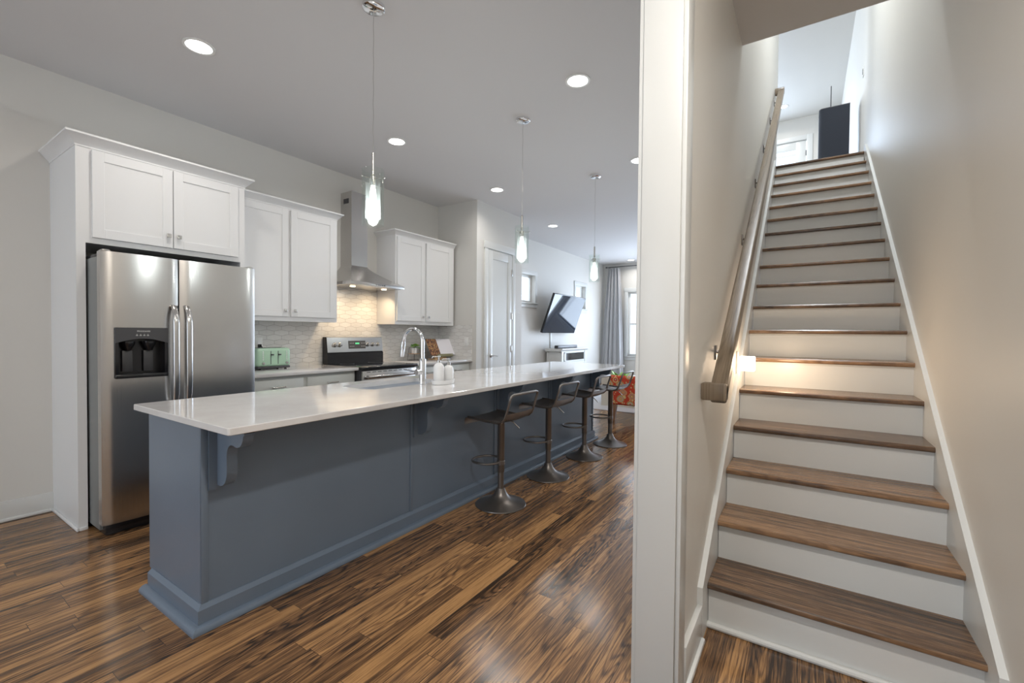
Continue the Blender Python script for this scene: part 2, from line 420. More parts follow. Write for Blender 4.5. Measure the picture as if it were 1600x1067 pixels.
# wall above the stairwell opening, upstairs rooms
mb = MB(); mb.box(XL, XR, 3.03, 3.15, ZC+.1, ZUC); struct('wall_stairwell', mb, 'wall')
mb = MB(); mb.box(XL, XR+.1, 3.03, YUF+.1, ZUC, ZUC+.1); struct('ceiling_upstairs', mb, 'wall')
mb = MB(); mb.box(XL, XR, 6.50, YUF+.1, ZU-.14, ZU-.012); struct('floor_upstairs', mb, 'tread')
mb = MB(); wall_holes_xz(mb, YUF, YUF+.12, XL, XR+.1, ZU-.1, ZUC, [(-1.02, -.04, ZU-.01, 5.60)]); struct('wall_upstairs_far', mb, 'wall')
struct('wall_upstairs_left', MB().box(XL-.1, XL, 3.03, YUF, ZU-.1, ZUC), 'wall')

# trim wrapping the free end of the divider wall
mb = MB(); mb.box(-.4935, -.3595, 1.580, 1.600, 0, ZC, .002)
mb.box(-.511, -.493, 1.590, 1.680, 0, ZC, .003); mb.box(-.36, -.344, 1.590, 1.680, 0, ZC, .003)
struct('trim_1', mb, 'trim')
# baseboards
def baseboard(name, segs, h=.135, t=.014):
    """segs: (x0,y0,x1,y1,nx,ny) wall line and the room-facing normal"""
    mb = MB()
    for x0, y0, x1, y1, nx, ny in segs:
        def bx(t0, z0, z1, bev):
            xa, xb = (x0, x0+nx*t0) if nx else (x0, x1); ya, yb = (y0, y0+ny*t0) if ny else (y0, y1)
            mb.box(xa, xb, ya, yb, z0, z1, bev)
        bx(t, 0, h, .003); bx(t+.014, 0, .022, .008)
    struct(name, mb, 'trim')
baseboard('baseboard_left', [(XL, YB, XL, .84, 1, 0), (XL, 5.96, XL, YF, 1, 0)])
baseboard('baseboard_far', [(XL+.03, YF, -2.7, YF, 0, -1)])
baseboard('baseboard_right', [(XR, YB, XR, 1.93, -1, 0)])
baseboard('baseboard_stair', [(XS, 1.682, XS, 1.989, 1, 0)], .155, .022)
baseboard('baseboard_divider', [(-.493, 1.682, -.493, YF, -1, 0)])

# small high windows in the left wall
def small_window(name, y0, y1, z0, z1):
    e = sempty(name, (XL, (y0+y1)/2, z0))
    mb = MB(); c = .075
    mb.box(XL, XL+.018, y0-c, y0, z0-.0, z1, .002); mb.box(XL, XL+.018, y1, y1+c, z0, z1, .002)
    mb.box(XL, XL+.02, y0-c-.01, y1+c+.01, z1, z1+c+.01, .002); mb.box(XL, XL+.018, y0-c, y1+c, z0-c-.015, z0-.012, .002)
    mb.box(XL-.1, XL+.04, y0-c-.015, y1+c+.015, z0-.02, z0, .003)
    link('casing', mb, 'trim', e)
    mb = MB(); f = .045; xa, xb = XL-.12, XL-.08
    for a in ((y0, y0+f, z0, z1), (y1-f, y1, z0, z1), (y0+f, y1-f, z0, z0+f), (y0+f, y1-f, z1-f, z1)): mb.box(xa, xb, *a, .003)
    link('sash', mb, 'white_plastic', e)
    link('glass_pane', MB().box(XL-.103, XL-.099, y0+f, y1-f, z0+f, z1-f), 'pane', e)
small_window('window_1', 6.92, 7.56, 1.88, 2.42)
small_window('window_2', 9.42, 9.96, 1.88, 2.42)
def tall_window(name, x0, x1, z0, z1, mull):
    e = sempty(name, ((x0+x1)/2, YF, z0)); c = .085
    mb = MB(); mb.box(x0-c, x0, YF-.018, YF, z0, z1, .002); mb.box(x1, x1+c, YF-.018, YF, z0, z1, .002)
    mb.box(x0-c-.01, x1+c+.01, YF-.02, YF, z1, z1+c+.02, .002); mb.box(x0-c-.02, x1+c+.02, YF-.055, YF+.1, z0-.025, z0, .003)
    if z0 > .3: mb.box(x0-c, x1+c, YF-.018, YF, z0-.11, z0-.025, .002)
    link('casing', mb, 'trim', e)
    mb = MB(); f = .05; ya, yb = YF+.06, YF+.10; zm = (z0+z1)/2
    for a in ((x0, x0+f, z0, z1), (x1-f, x1, z0, z1)): mb.box(a[0], a[1], ya, yb, a[2], a[3], .003)
    for a in ((z0, z0+f), (z1-f, z1), (zm-.025, zm+.025)): mb.box(x0+f, x1-f, ya, yb, a[0], a[1], .003)
    for k in range(1, mull): xm = x0+(x1-x0)*k/mull; mb.box(xm-.03, xm+.03, ya, yb, z0+f, z1-f, .003)
    link('sash', mb, 'white_plastic', e)
    link('glass_pane', MB().box(x0+f, x1-f, YF+.078, YF+.082, z0+f, z1-f), 'pane', e)
tall_window('window_3', -3.78, -2.86, .74, 2.36, 1)
tall_window('window_4', -2.65, -.85, .05, 2.36, 2)

# pantry door
e = sempty('door_1', (-3.74, 5.35, 0)); xf = -3.74
mb = MB(); mb.box(xf, xf+.018, 4.965, 5.045, 0, 2.475, .002); mb.box(xf, xf+.018, 5.655, 5.745, 0, 2.475, .002); mb.box(xf, xf+.024, 4.95, 5.76, 2.475, 2.575, .002)
link('casing', mb, 'trim', e)
mb = MB(); ya, yb = 5.052, 5.648; za, zb = .01, 2.462; st = .105
mb.box(xf+.001, xf+.007, ya, yb, za, zb)
for a in ((ya, ya+st, za, zb), (yb-st, yb, za, zb), (ya+st, yb-st, zb-.12, zb), (ya+st, yb-st, za, za+.2)): mb.box(xf+.003, xf+.015, *a, .002)
slab = link('door_slab', mb, 'trim', e)
mb = MB(); mb.lathe([(.0, .0), (.026, 0), (.026, .008), (.012, .012), (.010, .045), (.0, .045)], 0, 0, 20)
mb.xform(Matrix.Translation((xf+.015, 5.115, .965)) @ Matrix.Rotation(PI/2, 4, 'Y'))
mb.tube([(xf+.055, 5.105, .965), (xf+.058, 5.14, .968), (xf+.058, 5.225, .962)], [.009, .008, .007], 10)
link('door_handle', mb, 'nickel', slab)
for z in (.35, 1.05, 1.55, 2.2):
    link('hinge', MB().box(xf+.014, xf+.026, 5.640, 5.655, z-.05, z+.05, .003), 'nickel', slab)

# upstairs exterior door with glass
e = sempty('door_2', (-.53, YUF, ZU))
mb = MB(); yy = YUF-.018
mb.box(-.04, .07, yy, YUF, ZU, 5.70, .002); mb.box(-1.12, -1.02, yy, YUF, ZU, 5.70, .002); mb.box(-1.02, -.04, yy, YUF, 5.60, 5.70, .002)
link('casing', mb, 'trim', e)
mb = MB(); xa, xb = -1.01, -.05
for a in ((xa, xa+.19, ZU, 5.59), (xb-.19, xb, ZU, 5.59), (xa+.19, xb-.19, 5.42, 5.59), (xa+.19, xb-.19, ZU, ZU+.3)): mb.box(a[0], a[1], YUF+.02, YUF+.06, a[2], a[3], .003)
mb.box(xa+.19, xb-.19, YUF+.025, YUF+.045, 5.30, 5.325)
sl = link('door_slab', mb, 'trim', e)
link('glass_pane', MB().box(xa+.19, xb-.19, YUF+.04, YUF+.045, ZU+.3, 5.42), 'pane', sl)
link('hinge', MB().box(-.055, -.04, YUF+.01, YUF+.022, 5.25, 5.37, .002), 'dkgrey', sl)
link('hinge', MB().box(-.055, -.04, YUF+.01, YUF+.022, 4.3, 4.42, .002), 'dkgrey', sl)
# ------------------------------------------------------------------ staircase
st = thing('staircase', 'straight flight of brown oak treads with white risers rising between two walls', 'staircase', (.095, Y0, 0))
NR = 18
for i in range(NR):
    y = Y0+G0*i; z = R0*(i+1)+.012
    if i < NR-1:
        mb = MB(); t = .026; prof = [(y+G0+.03, z), (y+G0+.03, z-t), (y+.008, z-t), (y+.002, z-t+.005), (y, z-t/2), (y+.002, z-.005), (y+.008, z)]
        mb.prism(prof, FX, -.337, .529); link('tread', mb, 'tread', st)
    link('riser', MB().box(-.336, .528, y+.028, y+.045, (R0*i+.012 if i else 0), z-.024), 'trim', st)
yl = Y0+G0*(NR-1); zl = R0*NR+.012
mb = MB(); t = .026; mb.prism([(yl+.2, zl), (yl+.2, zl-t), (yl+.008, zl-t), (yl+.002, zl-t+.005), (yl, zl-t/2), (yl+.002, zl-.005), (yl+.008, zl)], FX, -.337, .529)
link('landing_nosing', mb, 'tread', st)
sl_ = R0/G0
def nose_z(y): return R0+.012+(y-Y0)*sl_
for nm, xa, xb in (('skirt_board', XS, XS+.022), ('skirt_board', XR, XR-.022)):
    mb = MB(); o = .088; ya = 1.99; yb = 6.42
    prof = [(ya, 0), (ya, .155), (ya+.0, nose_z(ya)+o+.01), (yb, nose_z(yb)+o), (yb+.1, nose_z(yb)+o-.02), (yb+.1, ZU), (Y0+.5, 0)]
    mb.prism(prof, FX, xa, xb); link(nm, mb, 'trim', st)
mb = MB(); mb.tube([(-.34, Y0+.018, .012), (.528, Y0+.018, .012)], .014, 10); link('shoe_molding', mb, 'trim', st)

# handrail
hr = thing('handrail', 'brown wooden handrail on dark brackets running up the left stair wall', 'handrail', (XS, 2.0, 1.0))
hz = lambda y: 1.065+.735*(y-2.03)
mb = MB(); ya, yb = 2.005, 6.42; hw = .030; tk = .034
A = [(-.325, ya), (-.262, ya)]
sec = rrect(-.325, -.262, -tk, tk, .010, 3)
vs = []; n = len(sec)
for y in (ya, yb):
    for (x, dz) in sec: vs.append((x, y, hz(y)+dz*1.1))
fs = [[i, (i+1) % n, n+(i+1) % n, n+i] for i in range(n)]+[list(range(n)), list(range(n, 2*n))[::-1]]
mb.add(vs, fs); link('rail', mb, 'rail', hr)
mb = MB(); mb.box(XS, -.262, 1.985, 2.045, hz(2.015)-.036, hz(2.015)+.036, .008); link('return', mb, 'rail', hr)
mb = MB(); mb.box(XS, -.262, 6.39, 6.45, hz(6.42)-.036, hz(6.42)+.036, .008); link('return', mb, 'rail', hr)
for y in (2.33, 3.3, 4.12, 4.84, 5.62, 6.25):
    mb = MB(); z = hz(y)
    mb.box(XS, XS+.008, y-.016, y+.016, z-.115, z-.045, .003)
    mb.tube([(XS+.006, y, z-.075), (XS+.035, y, z-.078), (XS+.058, y, z-.065), (XS+.066, y, z-.036)], .007, 8)
    link('bracket', mb, 'bronze', hr)

# night light low on the stair wall
nl = thing('night_light', 'glowing white cube night light low on the left stair wall', 'light', (XS, 3.15, 1.06))
link('back_plate', MB().box(XS, XS+.010, 3.115, 3.185, 1.050, 1.185, .003), 'white_plastic', nl)
link('shade', MB().box(XS+.020, XS+.104, 3.122, 3.178, 1.066, 1.158, .006), 'night', nl)
link('stem', MB().box(XS+.010, XS+.020, 3.13, 3.17, 1.09, 1.14), 'white_plastic', nl)
d = bpy.data.lights.new('night_light_glow', 'POINT'); d.energy = 4.2; d.color = (1, .74, .50); d.shadow_soft_size = .06
o = bpy.data.objects.new('night_light_glow', d); COL.objects.link(o); o.location = (XS+.18, 3.13, 1.11)
o.parent = nl; o.location = (.27, -.05, .06)

# objects at the head of the stairs
bx = thing('tall_box', 'tall black box with a thin upright rod at the top of the stairs', 'box', (.27, 7.52, ZU))
pts = [(.445, 7.38), (.445, 7.66), (.11, 7.66), (.11, 7.44)]
for i in range(1, 6): a = PI+PI/2*i/6; pts.append((.165+.055*math.cos(a), 7.435+.055*math.sin(a)))
link('cabinet', MB().prism(pts, FZ, ZU, 4.36), 'charcoal', bx)
link('top_edge', MB().prism([(.275+(p[0]-.275)*1.01, 7.52+(p[1]-7.52)*1.01) for p in pts], FZ, 4.36, 4.368), 'dkgrey', bx)
link('rod', MB().tube([(.245, 7.60, 4.367), (.245, 7.60, 4.74)], .0055, 8), 'dkgrey', bx)
sw = link('light_switch', MB().box(XR-.007, XR, 6.98, 7.06, 4.50, 4.62, .002), 'white_plastic'); tag(sw, 'small switch plate on the wall above the top of the stairs', 'switch')
link('rocker', MB().box(XR-.012, XR-.006, 7.0, 7.035, 4.53, 4.59, .001), 'dkgrey', sw)

# ------------------------------------------------------------------ ceiling lights
def can(x, y, z, label, group='recessed ceiling lights', power=6.3, col=NEUT, r=.072):
    t = thing('recessed_light', label, 'ceiling light', (x, y, z), group)
    mb = MB(); outer = [(math.cos(2*PI*i/32)*(r+.016)+x, math.sin(2*PI*i/32)*(r+.016)+y) for i in range(32)]; inner = [(math.cos(2*PI*i/32)*r+x, math.sin(2*PI*i/32)*r+y) for i in range(32)]
    ring_prism(mb, outer, inner, z-.006, z); link('trim_ring', mb, 'white_plastic', t)
    link('lens', MB().lathe([(r, 0), (r, .003)], x, y, 32, z-.004), 'can_glow', t)
    L = area('recessed_light_lamp', (0, 0, -.012), (0, 0, -1), r*1.8, r*1.8, power, col, math.radians(150), 'DISK'); L.parent = t
    return t
G = 'recessed lights in the kitchen ceiling'
can(-3.25, 1.29, ZC, 'large round recessed ceiling light nearest the viewer above the refrigerator', G)
can(-3.26, 2.94, ZC, 'round recessed ceiling light beside the first pendant above the range hood', G)
can(-3.27, 4.60, ZC, 'round recessed ceiling light in front of the pantry wall corner', G)
can(-3.56, 6.63, ZC, 'round recessed ceiling light between second and third pendant over the living room', G)
can(-1.385, 2.93, ZC, 'large round recessed ceiling light right of the first pendant', G)
can(-1.47, 4.60, ZC, 'recessed ceiling light half hidden behind the white wall end', G)
can(-3.56, 10.65, ZC, 'far small recessed ceiling light near the curtain', G)
can(-.46, 11.0, ZUC, 'recessed light in the upstairs ceiling beside the handrail top', 'recessed light upstairs', power=8)
# unseen lamps: the hall can, then fill lamps added to light the rooms
area('unseen_hall_lamp', (.10, .45, ZC), (0, 0, -1), .14, .14, 40, (1, .94, .87), PI, 'DISK')
area('stairwell_fill_lamp', (.10, 4.6, ZUC-.01), (0, 0, -1),  .14, .14, 74, (.88, .94, 1), PI, 'DISK')  # added fill, hidden by the soffit, brightens the upper risers and stairwell
area('unseen_hall_lamp', (-.9, -1.2, ZC-.01), (0, 0, -1), .14, .14, 2, NEUT, math.radians(160), 'DISK')  # added light without a fixture, behind the camera
area('kitchen_fill_lamp', (-1.4, .3, ZC-.01), (0, 0, -1), .14, .14, 3, NEUT, math.radians(160), 'DISK')  # added out-of-view fill for the kitchen, no fixture
area('kitchen_fill_lamp', (-3.2, -.6, ZC-.01), (0, 0, -1), .14, .14, 3, NEUT, math.radians(160), 'DISK')  # second added kitchen fill, also light only

# ------------------------------------------------------------------ pendants
def pendant():
    t = thing('pendant_light', 'x', 'pendant light', (-2.03, 1.66, ZC), 'glass cylinder pendants over the island')
    x, y = -2.03, 1.66
    link('ceiling_canopy', MB().lathe([(0, -.022), (.050, -.022), (.060, -.016), (.062, 0)], x, y, 32, ZC), 'chrome', t)
    mb = MB(); pts = []
    for i in range(40): a = i*.9; pts.append((x+.0012*math.cos(a), y+.0012*math.sin(a), ZC-.02-i*(ZC-.02-2.29)/39))
    mb.tube(pts, .0016, 6); link('cord', mb, 'nickel', t)
    mb = MB().lathe([(0, .125), (.009, .122), (.0095, .0), (.0, -.0)], x, y, 16, 2.165); mb.lathe([(.0, .035), (.018, .03), (.020, 0), (.014, -.02), (0, -.02)], x, y, 20, 2.125)
    link('stem', mb, 'nickel', t)
    def shell(r, z0, z1, th):
        return MB().lathe([(r, z0), (r, z1), (r-th, z1), (r-th, z0), (r, z0)], x, y, 40)
    def tubeshell(r, z0, z1, th):
        m = MB(); o = [(x+r*math.cos(2*PI*i/40), y+r*math.sin(2*PI*i/40)) for i in range(40)]; q = [(x+(r-th)*math.cos(2*PI*i/40), y+(r-th)*math.sin(2*PI*i/40)) for i in range(40)]
        return ring_prism(m, o, q, z0, z1)
    link('outer_glass', tubeshell(.060, 1.885, 2.195, .003), 'glass', t)
    link('inner_glass', tubeshell(.041, 1.925, 2.13, .003), 'frost', t)
    mb = MB().lathe([(0, 0), (.008, .003), (.014, .02), (.018, .055), (.015, .095), (.011, .12), (0, .12)], x, y, 20, 1.985)
    link('bulb', mb, 'bulb', t)
    mb = MB()
    for a in (.4, .4+2*PI/3, .4+4*PI/3):
        c, s = math.cos(a), math.sin(a); mb.tube([(x+.010*c, y+.010*s, 2.145), (x+.068*c, y+.068*s, 2.145)], .0018, 6); mb.ball((x+.068*c, y+.068*s, 2.145), .004, n=6)
    link('glass_screws', mb, 'nickel', t)
    return t
def bulb_lamp(t):
    d = bpy.data.lights.new('pendant_lamp', 'POINT'); d.energy = 6.0; d.color = (.93, .98, 1.0); d.shadow_soft_size = .03
    o = bpy.data.objects.new('pendant_lamp', d); COL.objects.link(o); o.parent = t; o.location = (0, 0, 1.95-ZC-.01)
p1 = pendant(); p1['label'] = 'nearest glass cylinder pendant over the near end of the island'
p2 = copy_tree(p1, (-2.02, 3.21, ZC), label='middle glass cylinder pendant of the three over the island')
p3 = copy_tree(p1, (-2.03, 4.79, ZC), label='farthest glass cylinder pendant over the far end of the island')
for p in (p1, p2, p3): bulb_lamp(p)

# ------------------------------------------------------------------ cabinets
def shaker_door(parent, xf, y0, y1, z0, z1, mat='cab', knob=None, st=.060, name='door', label=None):
    mb = MB(); mb.box(xf-.020, xf-.006, y0, y1, z0, z1)
    for a in ((y0, y0+st, z0, z1), (y1-st, y1, z0, z1), (y0+st, y1-st, z1-st, z1), (y0+st, y1-st, z0, z0+st)): mb.box(xf-.008, xf, *a, .0012, 1)
    d = link(name, mb, mat, parent)
    if knob:
        ky, kz = knob; m2 = MB(); m2.box(xf, xf+.012, ky-.004, ky+.004, kz-.004, kz+.004); m2.box(xf+.012, xf+.022, ky-.014, ky+.014, kz-.014, kz+.014, .003)
        link('knob', m2, 'nickel', d)
    return d
def crown(mb, x_wall, xf, y0, y1, z, left=True, right=True, p=.055, h=.075):
    """mitred flaring crown around a cabinet top"""
    prof = [(.0, 0), (.004, 0), (.004, .008), (p-.006, h-.014), (p, h-.012), (p, h), (0, h)]
    pathpts = []
    for d, dz in prof:
        ya = y0-d if left else y0; yb = y1+d if right else y1
        pathpts.append([(x_wall, ya, z+dz), (xf+d, ya, z+dz), (xf+d, yb, z+dz), (x_wall, yb, z+dz)])
    n = len(prof); vs = [p for row in pathpts for p in row]; fs = []
    for i in range(n-1):
        for j in range(3): fs.append([i*4+j, i*4+j+1, (i+1)*4+j+1, (i+1)*4+j])
    fs.append([(n-1)*4+k for k in range(4)])
    fs.append([3, 2, 1, 0])
    return mb.add(vs, fs)
# refrigerator surround
fs_ = thing('refrigerator_cabinet', 'tall white cabinet surround enclosing the refrigerator', 'cabinet', (-4.15, 1.35, 0))
mb = MB(); mb.box(XL, -3.85, .840, .862, 0, 2.45); mb.box(-3.87, -3.85, .862, .885, 0, 2.45)
mb.box(XL+.02, -3.835, .828, .840, 0, .022, .005); mb.box(-3.85, -3.836, .840, .884, 0, .022, .005)
link('side_panel', mb, 'cab', fs_)
link('side_panel', MB().box(XL, -3.85, 1.818, 1.852, 0, 2.45), 'cab', fs_)
mb = MB(); mb.box(XL, -3.87, .862, 1.818, 1.855, 2.45); mb.box(-3.87, -3.85, .885, 1.818, 1.845, 2.45); link('body', mb, 'cab', fs_)
shaker_door(fs_, -3.83, .915, 1.350, 1.882, 2.440, knob=(1.322, 1.965))
shaker_door(fs_, -3.83, 1.356, 1.795, 1.882, 2.440, knob=(1.384, 1.965))
link('crown_molding', crown(MB(), XL, -3.85, .840, 1.852, 2.45), 'cab', fs_)
# wall cabinets
def wall_cab(label, y0, y1, doors, crl, crr, tanleft):
    t = thing('upper_cabinet', label, 'cabinet', (-4.28, (y0+y1)/2, 1.385), 'white wall cabinets beside the range hood')
    link('body', MB().box(XL, -4.12, y0, y1, 1.385, 2.45), 'cab', t)
    for a, b, k in doors: shaker_door(t, -4.10, a, b, 1.428, 2.438, knob=(k, 1.485))
    link('crown_molding', crown(MB(), XL, -4.12, y0, y1, 2.45, crl, crr, .05, .068), 'cab', t)
    return t
wall_cab('white two-door wall cabinet between the refrigerator and the range hood', 1.856, 2.905, [(1.90, 2.368, 2.335), (2.395, 2.872, 2.43)], False, True, False)
wall_cab('white two-door wall cabinet right of the range hood', 3.70, 4.765, [(3.722, 4.178, 4.145), (4.212, 4.70, 4.245)], True, False, True)

def bar_pull(parent, xf, yc, z, w=.11):
    mb = MB()
    for s in (-1, 1): mb.tube([(xf, yc+s*w*.42, z), (xf+.028, yc+s*w*.42, z)], .0045, 8); 
    mb.tube([(xf+.028, yc-w*.5, z), (xf+.028, yc+w*.5, z)], .0055, 10)
    for s in (-1, 1): mb.ball((xf+.028, yc+s*w*.5, z), .0075, n=8)
    link('bar_pull', mb, 'dkgrey' if False else 'nickel', parent)
def base_cab(label, y0, y1, cols):
    t = thing('base_cabinet', label, 'cabinet', (-4.1, (y0+y1)/2, 0), 'pale base cabinets under the perimeter counters')
    mb = MB(); mb.box(XL, -3.86, y0, y1, .10, .895); mb.box(XL, -3.93, y0, y1, 0, .10); link('body', mb, 'cab_base', t)
    for a, b in cols:
        m2 = MB().box(-3.86, -3.84, a, b, .735, .865, .003); d = link('drawer', m2, 'cab_base', t); bar_pull(d, -3.84, (a+b)/2, .80)
        shaker_door(t, -3.84, a, b, .13, .71, 'cab_base', (b-.035, .66))
    return t
base_cab('pale base cabinet left of the range, under the toaster', 1.856, 2.93, [(1.88, 2.36), (2.40, 2.90)])
base_cab('pale base cabinet right of the range, under the open cookbook', 3.73, 4.80, [(3.76, 4.24), (4.28, 4.76)])
def ctop(label, y0, y1):
    o = link('countertop', MB().box(XL, -3.80, y0, y1, .895, .925, .003), 'quartz'); tag(o, label, 'countertop', 'white perimeter countertops')
ctop('white countertop under the green toaster, left of the range', 1.856, 2.935)
ctop('white countertop holding the plant and cookbook, right of the range', 3.725, 4.80)
mb = MB(); mb.box(XL, XL+.008, 1.856, 4.80, .925, 1.384); mb.box(XL, XL+.008, 2.907, 3.698, 1.384, 1.86); mb.box(XL, -3.815, 4.792, 4.80, .925, 1.395); mb.box(-3.818, -3.812, 4.790, 4.80, .925, 1.40)
bs = link('tile_backsplash', mb, 'tile', origin=(0, 0, 0)); tag(bs, 'white glossy scalloped tile backsplash behind the range and counters', 'backsplash')
def outlet(x, y, z, face, label):
    if face == 'x': mb = MB().box(x, x+.005, y-.036, y+.036, z-.058, z+.058, .002); m2 = MB().box(x+.005, x+.008, y-.016, y+.016, z-.033, z+.033, .001)
    else: mb = MB().box(x-.036, x+.036, y-.005, y, z-.058, z+.058, .002); m2 = MB().box(x-.016, x+.016, y-.008, y-.005, z-.033, z+.033, .001)
    o = link('power_outlet', mb, 'white_plastic'); tag(o, label, 'outlet'); link('receptacle', m2, 'ceramic', o)
outlet(XL+.008, 2.265, 1.165, 'x', 'white wall outlet on the backsplash above the toaster')
outlet(-3.905, 4.792, 1.17, 'y', 'white wall outlet on the side wall near the cookbook')

# range hood
hd = thing('range_hood', 'stainless steel chimney range hood between the wall cabinets', 'range hood', (XL, 3.30, 1.79))
yc, xb = 3.315, XL
mb = MB(); mb.box(xb, -4.252, 3.183, 3.398, 1.99, 2.50); link('chimney', mb, 'steel', hd)
mb = MB(); mb.box(xb, -4.256, 3.187, 3.394, 2.50, 2.865); up_ = link('upper_chimney', mb, 'steel', hd)
link('vent_slots', MB().box(-4.40, -4.31, 3.1855, 3.187, 2.735, 2.79), 'dkgrey', up_)
secs = []
for i in range(13):
    u = i/12; k = (1-u)**1.3
    z = 1.822+u*(2.035-1.822)
    secs.append((3.183-(3.183-2.945)*k, 3.398+(3.688-3.398)*k, -4.252+(-3.945+4.252)*k, z))
vs = []; fs = []
for ya, yb, xf, z in secs: vs += [(xb, ya, z), (xf, ya, z), (xf, yb, z), (xb, yb, z)]
for i in range(12):
    for j in range(4): fs.append([i*4+j, i*4+(j+1) % 4, (i+1)*4+(j+1) % 4, (i+1)*4+j])
fs.append([48, 49, 50, 51])
link('canopy', MB().add(vs, fs), 'steel', hd, smooth=25)
link('rim', MB().box(xb, -3.945, 2.945, 3.688, 1.790, 1.822, .002), 'steel_h', hd)
link('filter_panel', MB().box(xb+.03, -3.98, 2.98, 3.655, 1.786, 1.790), 'steel_h', hd)
mb = MB()
for k in range(5): mb.box(-3.946, -3.942, 3.27+k*.028, 3.285+k*.028, 1.801, 1.811)
link('control_buttons', mb, 'dkgrey', hd)
for y in (3.10, 3.53):
    link('hood_lamp', MB().lathe([(.028, 0), (.028, .004)], -4.12, y, 20, 1.780), 'hood_glow', hd)
    L = area('hood_lamp_light', (0, 0, 0), (-.55, 0, -1), .05, .05, 1.8, (1, .74, .46), math.radians(120), 'DISK'); L.parent = hd; L.location = (-4.12-XL, y-3.30, 1.775-1.79)

# range
rg = thing('kitchen_range', 'stainless steel electric range with black glass cooktop', 'range', (-4.1, 3.33, 0))
ya, yb = 2.945, 3.715
mb = MB(); mb.box(-4.42, -3.80, ya, yb, .02, .90); link('body', mb, 'dkgrey', rg)
mb = MB(); mb.box(-4.42, -3.745, ya-.003, yb+.003, .900, .930, .009, 3); link('cooktop', mb, 'black_glass', rg)
mb = MB()
for cx, cy, r in ((-4.25, 3.13, .075), (-4.25, 3.53, .095), (-3.93, 3.13, .105), (-3.93, 3.53, .08)):
    o_ = [(cx+r*math.cos(2*PI*i/40), cy+r*math.sin(2*PI*i/40)) for i in range(40)]; i_ = [(cx+(r-.004)*math.cos(2*PI*i/40), cy+(r-.004)*math.sin(2*PI*i/40)) for i in range(40)]
    link('burner_ring', ring_prism(MB(), o_, i_, .9301, .9304), 'dkgrey', rg)
mb = MB(); mb.prism([(-4.43, .93), (-4.345, .93), (-4.345, 1.045), (-4.355, 1.05), (-4.375, 1.215), (-4.385, 1.228), (-4.43, 1.228)], FY, ya, yb)
bgd = link('backguard', mb, 'black', rg)
mb = MB(); mb.prism([(-4.352, 1.055), (-4.346, 1.058), (-4.366, 1.222), (-4.374, 1.226), (-4.380, 1.226)], FY, ya+.006, yb-.004)
cp = link('control_panel', mb, 'steel_h', rg)
def on_panel(z): return -4.346-(z-1.058)*(.02/.164)
mb = MB(); mb.prism([(on_panel(1.095)+.004, 1.095), (on_panel(1.185)+.004, 1.185), (on_panel(1.185)-.004, 1.185), (on_panel(1.095)-.004, 1.095)], FY, 3.225, 3.455)
dp = link('clock_display', mb, 'dkgrey', rg)
mb = MB()
for k in range(4): mb.box(on_panel(1.155)+.003, on_panel(1.155)+.0055, 3.315+k*.014, 3.325+k*.014, 1.145, 1.162)
link('clock_digits', mb, 'lcd', dp)
mb = MB()
for r in range(2):
    for k in (0, 1, 2, 7, 8, 9):
        y = 3.24+k*.022; z = 1.118+r*.036; mb.box(on_panel(z)+.003, on_panel(z)+.0055, y, y+.010, z, z+.006)
link('button_marks', mb, 'grey_print', dp)
for y in (3.045, 3.105, 3.49, 3.565, 3.64):
    z = 1.14; m2 = MB().lathe([(0, 0), (.026, 0), (.026, .006), (.020, .010), (.018, .032), (.0, .034)], 0, 0, 20); m2.box(-.004, .004, -.018, .018, .030, .038, .002)
    m2.xform(Matrix.Translation((on_panel(z), y, z)) @ Matrix.Rotation(PI/2, 4, 'Y')); link('knob', m2, 'nickel', rg)
mb = MB(); mb.box(-3.80, -3.765, ya+.01, yb-.01, .24, .885, .004); od = link('oven_door', mb, 'steel_h', rg)
link('oven_window', MB().box(-3.766, -3.762, ya+.12, yb-.12, .36, .66), 'black_glass', od)
mb = MB(); mb.tube([(-3.765, ya+.05, .825), (-3.715, ya+.055, .825), (-3.708, ya+.075, .825), (-3.708, yb-.075, .825), (-3.715, yb-.055, .825), (-3.765, yb-.05, .825)], .017, 14); link('oven_handle', mb, 'steel_h', od)
mb = MB()
for k in range(9): mb.box(-3.7652, -3.7640, ya+.06+k*.072, ya+.11+k*.072, .868, .874)
link('vent_slots', mb, 'black', od)
link('storage_drawer', MB().box(-3.80, -3.768, ya+.01, yb-.01, .05, .225, .004), 'steel_h', rg)

# refrigerator
fr = thing('refrigerator', 'side by side stainless steel refrigerator with black water dispenser', 'refrigerator', (-3.95, 1.34, 0))
ya, yb, ym = .892, 1.806, 1.300
link('body', MB().box(-4.40, -3.665, ya+.004, yb-.004, .03, 1.745, .006), 'fridge_side', fr)
link('top_cover', MB().box(-4.40, -3.66, ya+.01, yb-.002, 1.745, 1.765, .004), 'black', fr)
def fdoor(y0, y1):
    pts = []; N = 14
    for i in range(N+1):
        u = i/N; y = y0+(y1-y0)*u; e = min(u, 1-u)*(y1-y0)
        d = .0+.012*(1-(2*u-1)**2) + min(e, .018)/.018*.010 - .010
        pts.append((-3.592+d, y))
    pts = [(-3.66, y0)]+pts+[(-3.66, y1)]
    return pts
def bevprism(pts, z0, z1): return MB().prism(pts, FZ, z0, z1)
